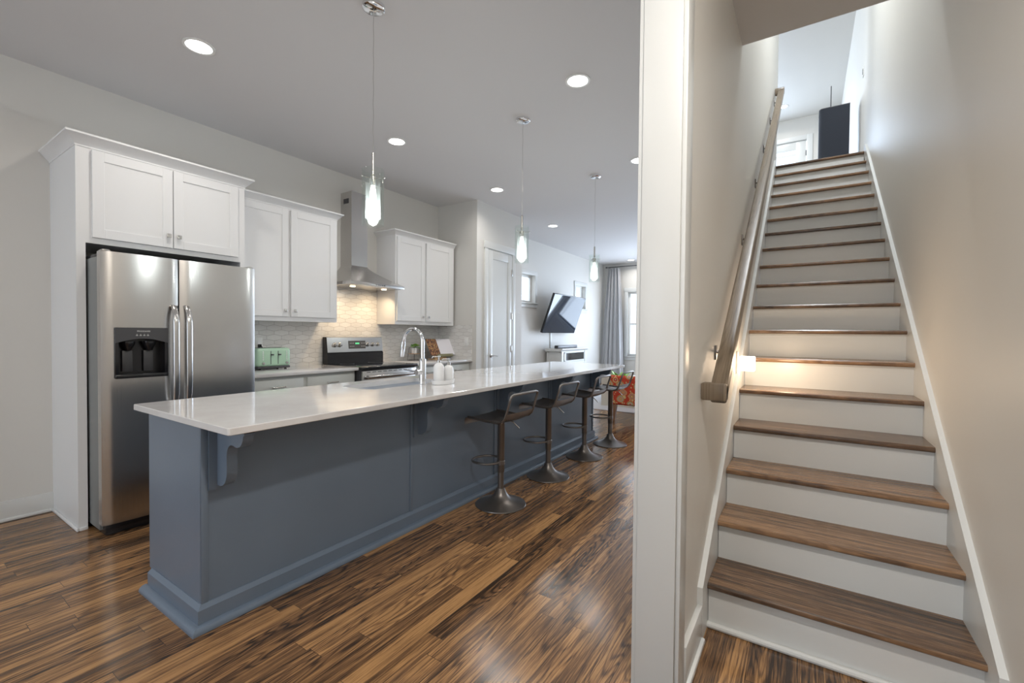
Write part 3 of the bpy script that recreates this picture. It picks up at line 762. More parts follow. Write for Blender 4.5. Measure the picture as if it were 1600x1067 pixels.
# freezer door leaves a hole for the dispenser
dy0, dy1, dz0, dz1 = .953, 1.228, .985, 1.300
L_ = fdoor(ya, ym-.004)
mb = MB(); mb.prism(L_, FZ, .075, dz0); mb.prism(L_, FZ, dz1, 1.772)
def slice_pts(a, b):
    q = [p for p in L_ if a < p[1] < b and p[0] > -3.65]
    def xat(y):
        r = sorted([p for p in L_ if p[0] > -3.65], key=lambda p: p[1])
        for p, s in zip(r, r[1:]):
            if p[1] <= y <= s[1]: return p[0]+(s[0]-p[0])*(y-p[1])/(s[1]-p[1]+1e-9)
        return r[0][0] if y < r[0][1] else r[-1][0]
    q = [(xat(max(a, ya)), max(a, ya))]+sorted(q, key=lambda p: p[1])+[(xat(min(b, ym-.004)), min(b, ym-.004))]
    return [(-3.66, q[0][1])]+q+[(-3.66, q[-1][1])]
mb.prism(slice_pts(ya, dy0), FZ, dz0, dz1); mb.prism(slice_pts(dy1, ym-.004), FZ, dz0, dz1)
fd = link('freezer_door', mb, 'steel', fr, smooth=30)
rd = link('fridge_door', MB().prism(fdoor(ym+.004, yb), FZ, .075, 1.772), 'steel', fr, smooth=30)
link('door_gap', MB().box(-3.665, -3.66, ym-.01, ym+.01, .08, 1.765), 'black', fr)
link('toe_grille', MB().box(-4.3, -3.615, ya+.02, yb-.02, .0, .068, .01), 'black', fr)
for y in (ya+.03, yb-.03): link('hinge_cover', MB().box(-3.68, -3.60, y-.02, y+.02, 1.772, 1.785, .005), 'nickel', fr)
def fhandle(y, door, s):
    xf = -3.582
    prof = [(xf-.006, 1.452), (xf+.012, 1.448), (xf+.030, 1.42), (xf+.047, 1.375), (xf+.052, 1.34), (xf+.052, .93), (xf+.047, .86), (xf+.030, .79), (xf+.012, .75), (xf-.006, .735)]
    mb = MB(); vs = []; fs = []
    n = 10
    for i, (x, z) in enumerate(prof):
        wv = .019 if 3 <= i <= 6 else .017
        tx = prof[min(i+1, len(prof)-1)][0]-prof[max(i-1, 0)][0]; tz = prof[min(i+1, len(prof)-1)][1]-prof[max(i-1, 0)][1]; ln = math.hypot(tx, tz); nx, nz = -tz/ln, tx/ln
        for k in range(n):
            a = 2*PI*k/n; dy = math.copysign(abs(math.cos(a))**.7, math.cos(a))*wv; dn = math.sin(a)*.010
            vs.append((x+nx*dn, y+dy, z+nz*dn))
    for i in range(len(prof)-1):
        for k in range(n): fs.append([i*n+k, i*n+(k+1) % n, (i+1)*n+(k+1) % n, (i+1)*n+k])
    fs += [list(range(n)), [(len(prof)-1)*n+k for k in range(n)]]
    link('door_handle', mb.add(vs, fs), 'steel_h', door, smooth=50)
fhandle(1.262, fd, -1); fhandle(1.338, rd, 1)
dsp = link('water_dispenser', MB().box(-3.66, -3.655, dy0, dy1, dz0, dz1), 'black', fr)
mb = MB(); xf = -3.572
mb.box(-3.655, xf, dy0-.002, dy0+.018, dz0, dz1, .004); mb.box(-3.655, xf, dy1-.018, dy1+.002, dz0, dz1, .004); mb.box(-3.655, xf+.008, dy0, dy1, dz0-.003, dz0+.022, .004)
link('bezel', mb, 'black', dsp)
arch = [(dy0+.0, dz1+.003), (dy0, 1.205)]+[(dy0+(dy1-dy0)*i/12, 1.205+.028*math.sin(PI*i/12)) for i in range(1, 12)]+[(dy1, 1.205), (dy1, dz1+.003)]
link('control_panel', MB().prism(arch, FX, -3.62, xf+.004), 'dkgrey', dsp)
for y in (1.03, 1.14):
    link('chute', MB().lathe([(.014, 0), (.024, .02), (.036, .045), (.036, .06)], -3.622, y, 16, 1.155), 'black', dsp)
    link('paddle', MB().box(-3.640, -3.634, y-.026, y+.026, 1.02, 1.155, .003), 'dkgrey', dsp)
def text(name, body, size, mat, parent, world, rot, extrude=.0004):
    cu = bpy.data.curves.new(name, 'FONT'); cu.body = body; cu.size = size; cu.align_x = 'CENTER'; cu.align_y = 'CENTER'; cu.extrude = extrude; cu.space_character = 1.1
    tmp = bpy.data.objects.new(name+'_tmp', cu); COL.objects.link(tmp)
    dg = bpy.context.evaluated_depsgraph_get(); me = bpy.data.meshes.new_from_object(tmp.evaluated_get(dg)); bpy.data.objects.remove(tmp)
    me.transform(Matrix.Translation(Vector(world)-org(parent)) @ rot); me.materials.clear(); me.materials.append(M[mat])
    o = bpy.data.objects.new(name, me); COL.objects.link(o); o.parent = parent; ORG[o.name] = org(parent); return o
RX = Matrix(((0, 0, 1, 0), (1, 0, 0, 0), (0, 1, 0, 0), (0, 0, 0, 1)))      # text facing +x
text('lettering', 'FRIGIDAIRE', .0125, 'white_plastic', dsp, (xf+.0045, (dy0+dy1)/2+.005, 1.280), RX)
for k in range(4): link('button_mark', MB().box(xf+.004, xf+.0048, 1.055+k*.019, 1.066+k*.019, 1.252, 1.255).box(xf+.004, xf+.0048, 1.059+k*.019, 1.062+k*.019, 1.259, 1.262), 'white_plastic', dsp)

# ------------------------------------------------------------------ island
isl = thing('kitchen_island', 'long blue-grey kitchen island with corbels and stepped base', 'kitchen island', (-2.46, 3.0, 0))
xp, xk = -2.163, -2.735; y0, y1 = .858, 5.125
link('body', MB().box(xk, xp-.004, y0+.004, y1, .09, .88), 'navy', isl)
link('end_panel', MB().box(xk, xp-.0, y0, y0+.006, .098, .88), 'navy', isl)
mb = MB(); mb.box(xk-.032, xk-.012, y0+.012, y1-.01, .115, .875, .002); link('cabinet_doors', mb, 'navy', isl)
mb = MB(); bt = [y0, 2.09, 3.04, 3.985, 5.098]
mb.box(xp-.004, xp+.003, y0, y0+.028, .10, .88, .001)
for b in bt[1:4]: mb.box(xp-.004, xp+.004, b-.011, b+.011, .10, .88, .001)
mb.box(xp-.004, xp+.003, y1-.028, y1, .10, .88, .001)
link('battens', mb, 'navy', isl)
# stepped plinth: mitred ring on three sides
def plinth(prof, name, mat, ya, yb, xl):
    rows = []
    for d, z in prof: rows.append([(xl, ya-d, z), (xp+d, ya-d, z), (xp+d, yb+d, z), (xl, yb+d, z)])
    n = len(prof); vs = [p for r in rows for p in r]; fs = []
    for i in range(n-1):
        for j in range(3): fs.append([i*4+j, i*4+j+1, (i+1)*4+j+1, (i+1)*4+j])
    fs.append([i*4 for i in range(n)]); fs.append([i*4+3 for i in range(n)])
    link(name, MB().add(vs, fs), mat, isl)
plinth([(-.004, 0), (.020, 0), (.020, .087), (.003, .103), (-.004, .103)], 'base_molding', 'navy', y0, y1, -2.70)
qr = [(.020, 0), (.052, 0), (.052, .006), (.050, .014), (.044, .021), (.036, .026), (.028, .028), (.020, .028)]
plinth(qr, 'shoe_molding', 'navy', y0, y1, -2.715)
def corbel(y):
    mb = MB(); zt = .88
    mb.box(xp, xp+.012, y-.004, y+.080, .592, zt)
    mb.box(xp, xp+.255, y-.004, y+.080, zt-.010, zt)
    key = [(.012, -.012), (.205, -.012), (.210, -.030), (.205, -.052), (.190, -.070), (.170, -.080), (.150, -.080), (.132, -.076), (.112, -.080), (.096, -.095), (.088, -.120), (.087, -.150), (.088, -.180), (.085, -.215), (.074, -.245), (.056, -.262), (.036, -.270), (.012, -.270)]
    pts = []; n = len(key)
    for i in range(n-1):          # catmull-rom smoothing
        p0, p1, p2, p3 = key[max(i-1, 0)], key[i], key[i+1], key[min(i+2, n-1)]
        if i < 1 or i > n-3: pts.append(p1); continue
        for t in (0, .25, .5, .75):
            q = [.5*((2*p1[k])+(-p0[k]+p2[k])*t+(2*p0[k]-5*p1[k]+4*p2[k]-p3[k])*t*t+(-p0[k]+3*p1[k]-3*p2[k]+p3[k])*t**3) for k in (0, 1)]
            pts.append(tuple(q))
    pts.append(key[-1])
    pts = [(a*1.13 if a > .013 else a, b) for a, b in pts]
    mb.prism([(xp+a, zt+b) for a, b in pts], FY, y+.028, y+.072)
    link('corbel', mb, 'navy', isl, smooth=40)
for y in (.890, 2.107, 3.058, 4.0, 5.03): corbel(y)

# island worktop with sink cut-out
sx0, sx1, sy0, sy1 = -2.70, -2.362, 1.93, 2.66
def curve_rect(x0, x1, y0, y1, r, n=6): return rrect(x0, x1, y0, y1, r, n)
mb = MB(); outer = rrect(-2.862, -1.857, .832, 5.372, .012, 6); inner = rrect(sx0, sx1, sy0, sy1, .05, 6)
e2 = .0025
sm = lambda pts, c, d: [(c[0]+(p[0]-c[0])*(1-d/abs(p[0]-c[0]+1e-9)) if abs(p[0]-c[0]) > d else p[0], c[1]+(p[1]-c[1])*(1-d/abs(p[1]-c[1]+1e-9)) if abs(p[1]-c[1]) > d else p[1]) for p in pts]
oc = (-2.36, 3.1); o2 = rrect(-2.862+e2, -1.857-e2, .832+e2, 5.372-e2, .012, 6)
n = len(outer); vs = []
for pts, z in ((o2, .880), (outer, .880+e2), (outer, .910-e2), (o2, .910), (inner, .910), (inner, .880)): vs += [(p[0], p[1], z) for p in pts]
fs = []
for r in range(6):
    for i in range(n): j = (i+1) % n; q = (r+1) % 6; fs.append([r*n+i, r*n+j, q*n+j, q*n+i])
wt = link('worktop', MB().add(vs, fs), 'quartz', smooth=30); tag(wt, 'long white quartz worktop on the blue-grey island', 'countertop')
# sink
sk = thing('kitchen_sink', 'undermount stainless steel sink in the island worktop', 'sink', (-2.53, 2.29, .68))
mb = MB(); a = rrect(sx0-.01, sx1+.01, sy0-.01, sy1+.01, .05, 6); a_ = rrect(sx0-.004, sx1+.004, sy0-.004, sy1+.004, .05, 6); b = rrect(sx0+.004, sx1-.004, sy0+.004, sy1-.004, .05, 6); c2 = rrect(sx0+.03, sx1-.03, sy0+.03, sy1-.03, .04, 6)
vs = []
for pts, z in ((a, .879), (a_, .879), (b, .71), (c2, .685)): vs += [(p[0], p[1], z) for p in pts]
n = len(a); fs = [[r*n+i, r*n+(i+1) % n, (r+1)*n+(i+1) % n, (r+1)*n+i] for r in range(3) for i in range(n)]+[[3*n+i for i in range(n)]]
link('basin', MB().add(vs, fs), 'steel_sink', sk)
link('drain', MB().lathe([(0, .002), (.03, .002), (.042, .006), (.044, 0)], -2.53, 2.3, 24, .686), 'chrome', sk)
# faucet
fx, fy = -2.300, 2.325
fc = thing('faucet', 'tall chrome gooseneck pull-down faucet on the island', 'faucet', (fx, fy, .91))
mb = MB().lathe([(.027, 0), (.027, .006), (.024, .010), (.0235, .185), (.021, .192), (0, .192)], fx, fy, 28, .91); link('base', mb, 'chrome', fc)
mb = MB(); pts = [(fx, fy, 1.09), (fx, fy, 1.19)]
R = .098
for i in range(0, 17): a = PI*i/16*.93; pts.append((fx-R+R*math.cos(a), fy-.0, 1.215+R*math.sin(a)*1.02))
lx, ly, lz = pts[-1]; pts.append((lx-.006, ly, lz-.035))
mb.tube(pts, .0135, 16); link('spout', mb, 'chrome', fc, smooth=60)
mb = MB(); mb.tube([(lx-.004, fy, lz-.02), (lx-.008, fy, lz-.05), (lx-.018, fy, lz-.115), (lx-.020, fy, lz-.13)], [.0165, .0175, .0165, .015], 18); link('spray_head', mb, 'chrome', fc)
mb = MB(); mb.tube([(fx, fy-.01, 1.005), (fx, fy-.062, 1.005)], .0215, 18); mb.tube([(fx-.0, fy-.050, 1.010), (fx-.03, fy-.055, 1.012), (fx-.115, fy-.062, 1.018)], [.008, .0065, .0045], 10); link('lever', mb, 'chrome', fc)
# tray and dispensers
tr = thing('soap_tray', 'small white oval tray under the two soap dispensers', 'tray', (-2.235, 2.475, .91))
mb = MB(); pts = [(0, .004), (.050, .004), (.058, .008), (.061, .030), (.066, .030), (.063, .002), (.058, 0), (0, 0)]
mb.lathe([(max(p[0], 1e-7), p[1]) for p in pts], -2.235, 2.475, 40, .91, .95, 1.62); link('dish', mb, 'ceramic', tr)
def dispenser(x, y, s, label):
    t = thing('soap_dispenser', label, 'soap dispenser', (x, y, .915), 'white pump soap dispensers on the tray')
    h = .150*s; r = .039*(.6+.4*s)
    link('bottle', MB().lathe([(0, 0), (r*.94, 0), (r, .005), (r, h*.72), (r*.96, h*.84), (r*.78, h*.94), (r*.45, h), (r*.36, h+.004), (0, h+.004)], x, y, 28, .915), 'ceramic', t, smooth=50)
    mb = MB().lathe([(0, 0), (.014, 0), (.014, .018), (.006, .020), (.006, .038), (.010, .040), (.010, .052), (0, .052)], x, y, 16, .915+h+.003)
    zt = .915+h+.048; mb.tube([(x, y, zt), (x-.03, y-.03, zt), (x-.036, y-.036, zt-.012)], .0045, 8)
    link('pump', mb, 'nickel', t)
dispenser(-2.238, 2.430, 1.0, 'larger white soap dispenser on the tray, beside the faucet')
dispenser(-2.228, 2.525, .86, 'smaller white soap dispenser on the tray, farther from the faucet')

# ------------------------------------------------------------------ bar stools
def stool():
    t = thing('bar_stool', 'x', 'bar stool', (0, 0, 0), 'dark metal bar stools along the island')
    link('base', MB().lathe([(0, 0), (.188, 0), (.192, .004), (.190, .009), (.165, .016), (.13, .027), (.095, .042), (.065, .062), (.045, .088), (.034, .115), (.030, .125), (0, .125)], 0, 0, 48), 'bronze', t, smooth=45)
    link('inner_column', MB().lathe([(.0235, .11), (.0235, .29), (.0265, .29), (.0265, .27)], 0, 0, 24), 'bronze', t)
    link('column', MB().lathe([(.026, .245), (.0275, .248), (.0275, .62), (.034, .63), (.034, .648), (0, .648)], 0, 0, 24), 'bronze', t)
    mb = MB(); pts = []
    for i in range(25): a = -PI*.5+PI*i/24; pts.append((-.135-.105*math.cos(a), .115*math.sin(a), .315))
    pts = [(.0, -.030, .318), (-.05, -.095, .315), (-.09, -.113, .315)]+pts[1:-1]+[(-.09, .113, .315), (-.05, .095, .315), (0, .030, .318)]
    mb.tube(pts, .0085, 10); mb.tube([(.0, -.03, .316), (0, .03, .316)], .012, 10); mb.lathe([(.0285, .30), (.031, .303), (.031, .330), (.0285, .333)], 0, 0, 24)
    link('footrest', mb, 'bronze', t)
    # seat pan: curled front lip, flat, curved up at the back
    path = [(-.200, .615), (-.203, .640), (-.195, .660), (-.175, .670), (-.12, .668), (-.04, .660), (.04, .656), (.10, .658), (.135, .668), (.158, .690), (.172, .720)]
    mb = MB(); hw = .185; th = .004; nv = 9
    def P(i, s, off):
        x, z = path[i]; sag = -.012*(1-(2*s-1)**2) if 2 < i < 9 else -.004*(1-(2*s-1)**2)
        return (x, -hw+2*hw*s, z+sag+off)
    vs = []; fs = []
    for off in (0, -th):
        for i in range(len(path)):
            for j in range(nv): vs.append(P(i, j/(nv-1), off))
    q = len(path)*nv
    for i in range(len(path)-1):
        for j in range(nv-1):
            a = i*nv+j; fs.append([a, a+1, a+nv+1, a+nv]); fs.append([q+a, q+a+nv, q+a+nv+1, q+a+1])
        a = i*nv; fs.append([a, a+nv, q+a+nv, q+a]); a += nv-1; fs.append([a+nv, a, q+a, q+a+nv])
    for j in range(nv-1): fs.append([j, q+j, q+j+1, j+1]); a = (len(path)-1)*nv+j; fs.append([a, a+1, q+a+1, q+a])
    link('seat', mb.add(vs, fs), 'bronze', t, smooth=60)
    # tube frame: along each side of the seat, then up and over as the back loop
    def rnd(k, s): return k
    side = [(-.17, .668), (-.10, .664), (0, .656), (.09, .654), (.13, .664), (.155, .688), (.168, .720), (.198, .815), (.204, .835)]
    mb = MB(); pts = [(x, -hw, z) for x, z in side]+[(.207, -hw+.008, .848), (.210, -hw+.03, .856)]+[(.210, hw-.03, .856), (.207, hw-.008, .848)]+[(x, hw, z) for x, z in side[::-1]]
    mb.tube(pts, .0095, 10); link('back_loop', mb, 'bronze', t, smooth=60)
    mb = MB(); mb.box(-.09, .09, -.09, .09, .643, .649); mb.box(-.04, .04, -.04, .04, .636, .645); link('swivel_plate', mb, 'bronze', t)
    mb = MB(); mb.tube([(.03, .02, .64), (.075, .05, .622), (.115, .075, .575)], .0045, 8); link('height_lever', mb, 'nickel', t)
    return t
s0 = stool()
SP = [(-1.895, 2.745, .0, 'nearest of the four dark metal bar stools at the island'), (-1.915, 3.525, .0, 'second dark metal bar stool from the viewer along the island'),
      (-1.912, 4.306, .0, 'third dark metal bar stool from the viewer along the island'), (-1.885, 4.975, .0, 'farthest dark metal bar stool, in front of the patterned armchair')]
for i, (x, y, a, lb) in enumerate(SP):
    if i == 0: s0.location = (x, y, 0); s0.rotation_euler = (0, 0, a); s0['label'] = lb
    else: copy_tree(s0, (x, y, 0), (0, 0, a), lb)

# ------------------------------------------------------------------ counter things
tt = thing('toaster', 'mint green four-slot toaster on the counter beside the refrigerator', 'toaster', (-4.33, 2.31, .925))
ya, yb = 2.135, 2.46; xa, xb = -4.42, -4.215
mb = MB(); mb.box(xa, xb, ya, yb, .952, 1.128, .028, 5); link('body', mb, 'mint', tt, smooth=50)
link('base', MB().box(xa+.006, xb-.003, ya+.006, yb-.006, .934, .956, .006), 'dkgrey', tt)
mb = MB()
for x in (xa+.03, xb-.03):
    for y in (ya+.04, yb-.04): mb.lathe([(.011, 0), (.009, .012)], x, y, 12, .925)
link('feet', mb, 'black', tt)
mb = MB()
for x in (xa+.05, xa+.12):
    for y in (ya+.03, ya+.175): mb.box(x, x+.03, y, y+.12, 1.126, 1.1295)
link('bread_slots', mb, 'black', tt)
for y in (2.262, 2.332):
    mb = MB(); mb.box(xb-.001, xb+.001, y-.003, y+.003, .975, 1.10); mb.box(xb, xb+.02, y-.001, y+.022, 1.060, 1.071, .003); link('lever', mb, 'dkgrey', tt)
for y in (2.19, 2.415):
    m2 = MB().lathe([(0, 0), (.013, 0), (.012, .012), (0, .013)], 0, 0, 18); m2.box(-.002, .002, -.012, .012, .012, .016); m2.xform(Matrix.Translation((xb, y, .985)) @ Matrix.Rotation(PI/2, 4, 'Y')); link('dial', m2, 'nickel', tt)
    mb = MB()
    for k in range(5): m2 = MB().lathe([(0, 0), (.0055, 0), (.005, .003), (0, .003)], 0, 0, 10); m2.xform(Matrix.Translation((xb, y, 1.020+k*.018)) @ Matrix.Rotation(PI/2, 4, 'Y')); mb.add(m2.v, m2.f)
    link('buttons', mb, 'ceramic', tt)
mb = MB(); mb.tube([(XL+.02, 2.265, 1.145), (XL+.045, 2.265, 1.148), (XL+.06, 2.27, 1.135), (XL+.062, 2.272, 1.10), (XL+.05, 2.27, 1.0), (XL+.04, 2.26, .96)], .004, 8); mb.box(XL+.016, XL+.04, 2.25, 2.28, 1.13, 1.16, .005); link('power_cord', mb, 'black', tt)

# plant on wire stand
px, py = -4.27, 4.165
ps = thing('plant_stand', 'small black wire plant stand with a wooden shelf on the counter', 'plant stand', (px, py, .925))
mb = MB(); b = [(px-.06, py-.062), (px+.06, py-.062), (px+.06, py+.062), (px-.06, py+.062)]; tpt = [(px-.045, py-.045), (px+.045, py-.045), (px+.045, py+.045), (px-.045, py+.045)]
for i in range(4): mb.tube([(*b[i], .928), (*tpt[i], 1.09)], .0022, 6); mb.tube([(*b[i], .928), (*b[(i+1) % 4], .928)], .0022, 6); mb.tube([(*tpt[i], 1.09), (*tpt[(i+1) % 4], 1.09)], .0022, 6)
link('wire_frame', mb, 'black', ps)
link('wooden_shelf', MB().box(px-.055, px+.055, py-.055, py+.055, 1.005, 1.013, .002), 'tan_wood', ps)
pt = thing('potted_plant', 'green leafy plant in a white pot on the wire stand', 'potted plant', (px, py, 1.013))
link('pot', MB().lathe([(0, 0), (.035, 0), (.042, .078), (.038, .078), (.036, .068), (0, .068)], px, py, 24, 1.013), 'ceramic', pt)
def leaves(parent, cx, cy, cz, n, ln, wd, mat, spread=1.0, seed=1):
    rnd = random.Random(seed)
    for k in range(n):
        a = 2*PI*k/n+rnd.uniform(-.3, .3); e = rnd.uniform(.25, 1.1); L = ln*rnd.uniform(.7, 1.1); W = wd*rnd.uniform(.8, 1.15)
        base = Vector((cx, cy, cz)); d = Vector((math.cos(a)*math.cos(e), math.sin(a)*math.cos(e), math.sin(e))); s_ = Vector((-math.sin(a), math.cos(a), 0)); st_ = L*.45
        m = MB(); m.tube([base, base+d*st_], .0016, 5)
        def fn(u, v):
            t_ = u*L; w_ = W*math.sin(PI*min(1, u**.75))*(v-.5)*2; droop = -.5*L*u*u*spread
            return tuple(base+d*(st_+t_)+s_*w_+Vector((0, 0, droop-abs(v-.5)*W*.5*math.sin(PI*u)+.0)))
        m.grid(8, 5, fn); m.grid(8, 5, lambda u, v: tuple(Vector(fn(u, v))+Vector((0, 0, -.0012))))
        link('leaf', m, mat if rnd.random() < .65 else 'leaf_light', parent, smooth=60)
leaves(pt, px, py, 1.085, 11, .075, .030, 'leaf', 1.0, 3)
# cookbook on stand
by = 4.52; bxx = -4.17
bst = thing('book_stand', 'wooden cookbook stand with olive ledge on the counter', 'book stand', (bxx, by, .925))
mb = MB(); mb.prism([(bxx+.03, .925), (bxx+.035, .925), (bxx-.07, 1.15), (bxx-.078, 1.15)], FY, by-.10, by+.13); mb.box(bxx-.09, bxx+.03, by-.10, by-.085, .925, .937); mb.box(bxx-.09, bxx+.03, by+.115, by+.13, .925, .937); link('back_rest', mb, 'tan_wood', bst)
link('ledge', MB().box(bxx+.012, bxx+.058, by-.06, by+.235, .960, .998, .004), 'olive', bst)
bk = thing('cookbook', 'open cookbook with flowered left page on the stand', 'book', (bxx+.02, by, .985))
def page(yA, yB, lift, bow):
    m = MB(); N = 10
    def fn(u, v, o=0.0):
        y = yA+(yB-yA)*u; z = .985+.215*v; return (bxx+.028-.105*v+bow*math.sin(PI*u)+lift*u+o, y, z)
    m.grid(N, 6, lambda u, v: fn(u, v)); m.grid(N, 6, lambda u, v: fn(u, v, -.010))
    for vv in (0, 1): m.grid(N, 2, lambda u, v: fn(u, vv, -.010*v))
    m.grid(2, 6, lambda u, v: fn(1, v, -.010*u)); return m
link('left_page', page(by+.02, by-.20, .030, .010), 'cover', bk)
link('right_page', page(by+.02, by+.27, .03, .012), 'paper', bk)

# ------------------------------------------------------------------ living room
def trans(loc, rz=0, ry=0): return Matrix.Translation(loc) @ Matrix.Rotation(rz, 4, 'Z') @ Matrix.Rotation(ry, 4, 'Y')
mc = thing('media_console', 'white media console against the far left wall under the television', 'console', (-4.22, 8.6, 0))
x0, x1, ya, yb = -4.40, -4.06, 7.98, 9.17
mb = MB(); mb.box(x0, x1, ya, yb, .08, .93); mb.box(x0-.005, x1+.012, ya-.012, yb+.012, 0, .09, .004); mb.box(x0-.005, x1+.010, ya-.010, yb+.010, .655, .680, .006)
mb.box(x1-.002, x1+.008, ya, ya+.07, .09, .93); mb.box(x1-.002, x1+.008, yb-.07, yb, .09, .93)
for a in ((ya-.006, ya, .70, .92),): mb.box(x0+.03, x0+.05, a[0], a[1], a[2], a[3]); mb.box(x1-.05, x1-.03, a[0], a[1], a[2], a[3]); mb.box(x0+.03, x1-.03, a[0], a[1], .905, .925); mb.box(x0+.03, x1-.03, a[0], a[1], .69, .705)
link('body', mb, 'trim', mc)
mb = MB(); mb.prism([(x0-.01, .93), (x1+.012, .93), (x1+.03, .955), (x1+.045, .965), (x1+.045, .985), (x0-.01, .985)], FY, ya-.045, yb+.045); link('top', mb, 'trim', mc)
fr_ = MB()
for a in ((ya+.11, yb-.11, .72, .74), (ya+.11, yb-.11, .89, .91), (ya+.11, ya+.13, .72, .91), (yb-.13, yb-.11, .72, .91)): fr_.box(x1+.0, x1+.014, *a, .003)
fo = link('glass_drawer_frame', fr_, 'trim', mc); link('drawer_glass', MB().box(x1+.002, x1+.004, ya+.13, yb-.13, .74, .89), 'black_glass', fo)
mb = MB(); arch = [(ya+.14, .12)]+[(ya+.14, .55)]+[((ya+yb)/2-.455*math.cos(PI*i/16), .55+.07*math.sin(PI*i/16)) for i in range(1, 16)]+[(yb-.14, .55), (yb-.14, .12)]
mb.prism(arch, FX, x1, x1+.004); link('fireplace_insert', mb, 'dkgrey', mc)
sb = link('soundbar', MB().box(-4.21, -4.12, 7.95, 8.85, .987, 1.050, .012), 'dkgrey'); tag(sb, 'dark grey soundbar on top of the white media console', 'soundbar')
cc = link('cable_cover', MB().box(XL, XL+.018, 8.20, 8.26, .99, 1.62, .003), 'trim'); tag(cc, 'white vertical cable cover on the wall below the television', 'cable cover')
tv = thing('television', 'flat television tilted down on the far left wall', 'television', (-4.17, 8.305, 1.68))
Tm = Matrix.Translation((-4.15, 8.305, 1.68)) @ Matrix.Rotation(math.radians(20), 4, 'Y')
link('frame', MB().box(-.045, 0, -.725, .725, -.405, .405, .006).xform(Tm), 'black', tv)
def tvscreen():
    k = NT('television_screen_glass'); k.b.inputs['Base Color'].default_value = (.02, .03, .05, 1); k.b.inputs['Roughness'].default_value = .04
    k.b.inputs['IOR'].default_value = 1.45
    return k.m
M['tv'] = tvscreen()
link('screen', MB().box(.0005, .002, -.713, .713, -.392, .393).xform(Tm), 'tv', tv)
mb = MB(); mb.box(XL, XL+.02, 8.2, 8.4, 1.55, 1.85); mb.tube([(XL+.01, 8.3, 1.72), (-4.19, 8.3, 1.69)], .02, 10); link('wall_bracket', mb, 'dkgrey', tv)

# curtains
def curtain(name, label, x0t, x1t, x0b, x1b, y, z0, z1, folds, seed):
    rnd = random.Random(seed); ph = [rnd.uniform(0, 6) for _ in range(4)]
    def off(u, v):
        return .035*math.sin(2*PI*folds*u+ph[0])*(.55+.45*v)+.014*math.sin(2*PI*folds*2.3*u+ph[1]+v)
    m = MB(); NU, NV = 110, 24
    def fn(u, v, o=0):
        z = z1+(z0-z1)*v; q = v**.8; a = x0t+(x0b-x0t)*q; b = x1t+(x1b-x1t)*q
        return (a+(b-a)*u+.01*math.sin(9*u+ph[2]), y+off(u, v)+o, z)
    m.grid(NU, NV, lambda u, v: fn(u, v)); m.grid(NU, NV, lambda u, v: fn(u, v, .004))
    o = link(name, m, 'curtain', smooth=80); tag(o, label, 'curtain'); return o
curtain('curtain', 'long pleated grey curtain beside the far window', -4.24, -3.95, -4.44, -3.80, YF-.16, .02, 2.97, 4.5, 2)
cr = thing('curtain_rod', 'thin dark curtain rod near the ceiling above the far window', 'curtain rod', (-2.6, YF-.12, 2.98))
link('rod', MB().tube([(-4.30, YF-.14, 3.0), (-.75, YF-.14, 3.0)], .011, 10), 'dkgrey', cr)
for x in (-4.31, -.74): link('finial', MB().ball((x, YF-.14, 3.0), .022, n=8), 'dkgrey', cr)
for x in (-4.26, -2.5, -.8): link('bracket', MB().tube([(x, YF, 3.0), (x, YF-.14, 3.0)], .008, 8), 'dkgrey', cr)

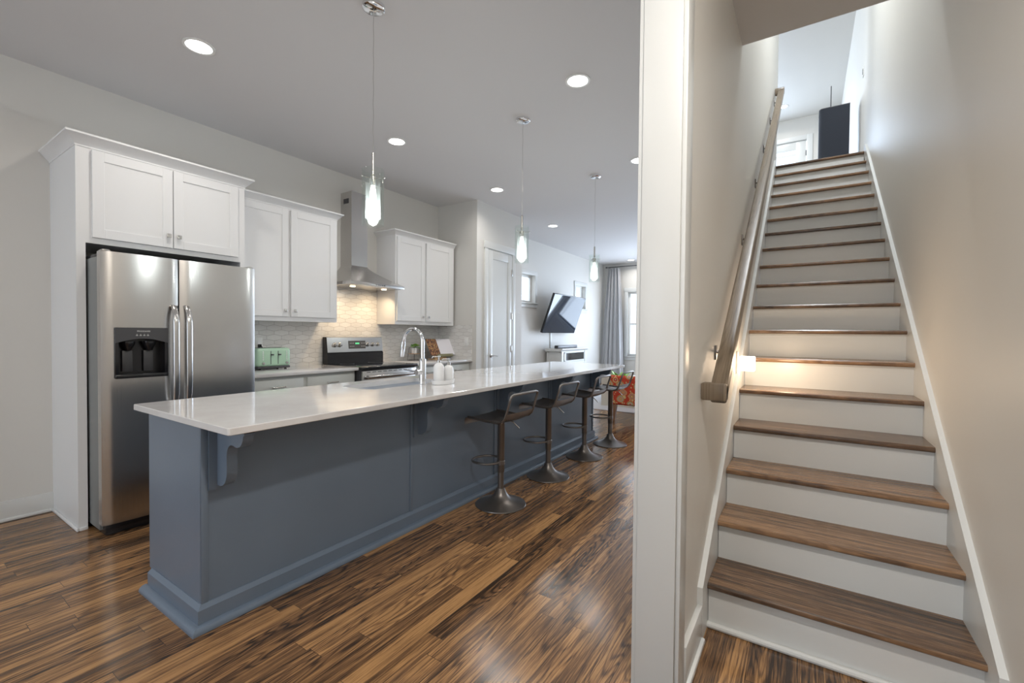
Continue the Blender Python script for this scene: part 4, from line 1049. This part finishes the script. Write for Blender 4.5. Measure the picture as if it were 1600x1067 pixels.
# rug, armchairs
rug = link('area_rug', MB().box(-4.02, -.95, 7.13, 10.2, 0, .012, .004), 'rug'); tag(rug, 'pale area rug on the living room floor beyond the island', 'rug')
ac = thing('armchair', 'red floral patterned armchair on tapered wooden legs past the island', 'armchair', (-1.98, 6.8, 0))
ax0, ax1, ay0, ay1 = -2.42, -1.66, 6.36, 7.08
mb = MB(); mb.box(ax0, ax1, ay0+.02, ay1, .235, .44, .03, 3); link('seat_base', mb, 'floral', ac, smooth=50)
mb = MB(); mb.box(ax0+.02, ax1-.02, ay0+.14, ay1+.02, .42, .52, .04, 4); link('seat_cushion', mb, 'floral', ac, smooth=50)
mb = MB(); N = 15; vs = []
prof = [(ay0+.015, .26), (ay0, .45), (ay0-.03, .625), (ay0-.035, .66), (ay0-.01, .68), (ay0+.05, .675), (ay0+.10, .625), (ay0+.14, .42), (ay0+.14, .26)]
mb.prism(prof, FX, ax0-.005, ax1+.005); link('backrest', mb, 'floral', ac, smooth=60)
for x, y, dx, dy in ((ax0+.06, ay0+.06, 0, -.03), (ax1-.06, ay0+.06, 0, -.03), (ax0+.22, ay1-.10, 0, .02), (ax1-.06, ay1-.06, 0, .02)):
    m = MB(); vs = []
    for z, r, k in ((.24, .030, 0), (0, .015, 1)): vs += [(x-r+dx*k, y-r+dy*k, z), (x+r+dx*k, y-r+dy*k, z), (x+r+dx*k, y+r+dy*k, z), (x-r+dx*k, y+r+dy*k, z)]
    m.add(vs, [[0, 1, 2, 3], [4, 5, 6, 7], [0, 1, 5, 4], [1, 2, 6, 5], [2, 3, 7, 6], [3, 0, 4, 7]]); link('leg', m, 'chair_leg', ac)
# cream sofa arm showing behind the last stools
sf = thing('sofa', 'cream upholstered sofa partly hidden behind the patterned armchair', 'sofa', (-2.6, 8.1, .012))
mb = MB(); mb.box(-3.05, -2.15, 7.75, 9.3, .012, .42, .03, 3); link('seat_base', mb, 'cream', sf)
mb = MB(); mb.prism([(-3.04, .012), (-3.04, .47), (-3.02, .52), (-2.96, .545), (-2.84, .545), (-2.72, .47), (-2.16, .42), (-2.15, .012)], FY, 7.56, 7.77); link('arm', mb, 'cream', sf, smooth=50)
mb = MB(); mb.box(-2.35, -2.15, 7.75, 9.3, .40, .50, .04, 4); link('backrest', mb, 'cream', sf)
# plant near the window
px, py = -3.40, 9.60
hp = thing('house_plant', 'small green house plant on the floor near the far window', 'potted plant', (px, py, .012))
link('pot', MB().lathe([(0, 0), (.08, 0), (.11, .26), (.10, .26), (.095, .24), (0, .24)], px, py, 20, .012), 'ceramic', hp)
leaves(hp, px, py, .25, 26, .24, .055, 'leaf_light', .5, 5)
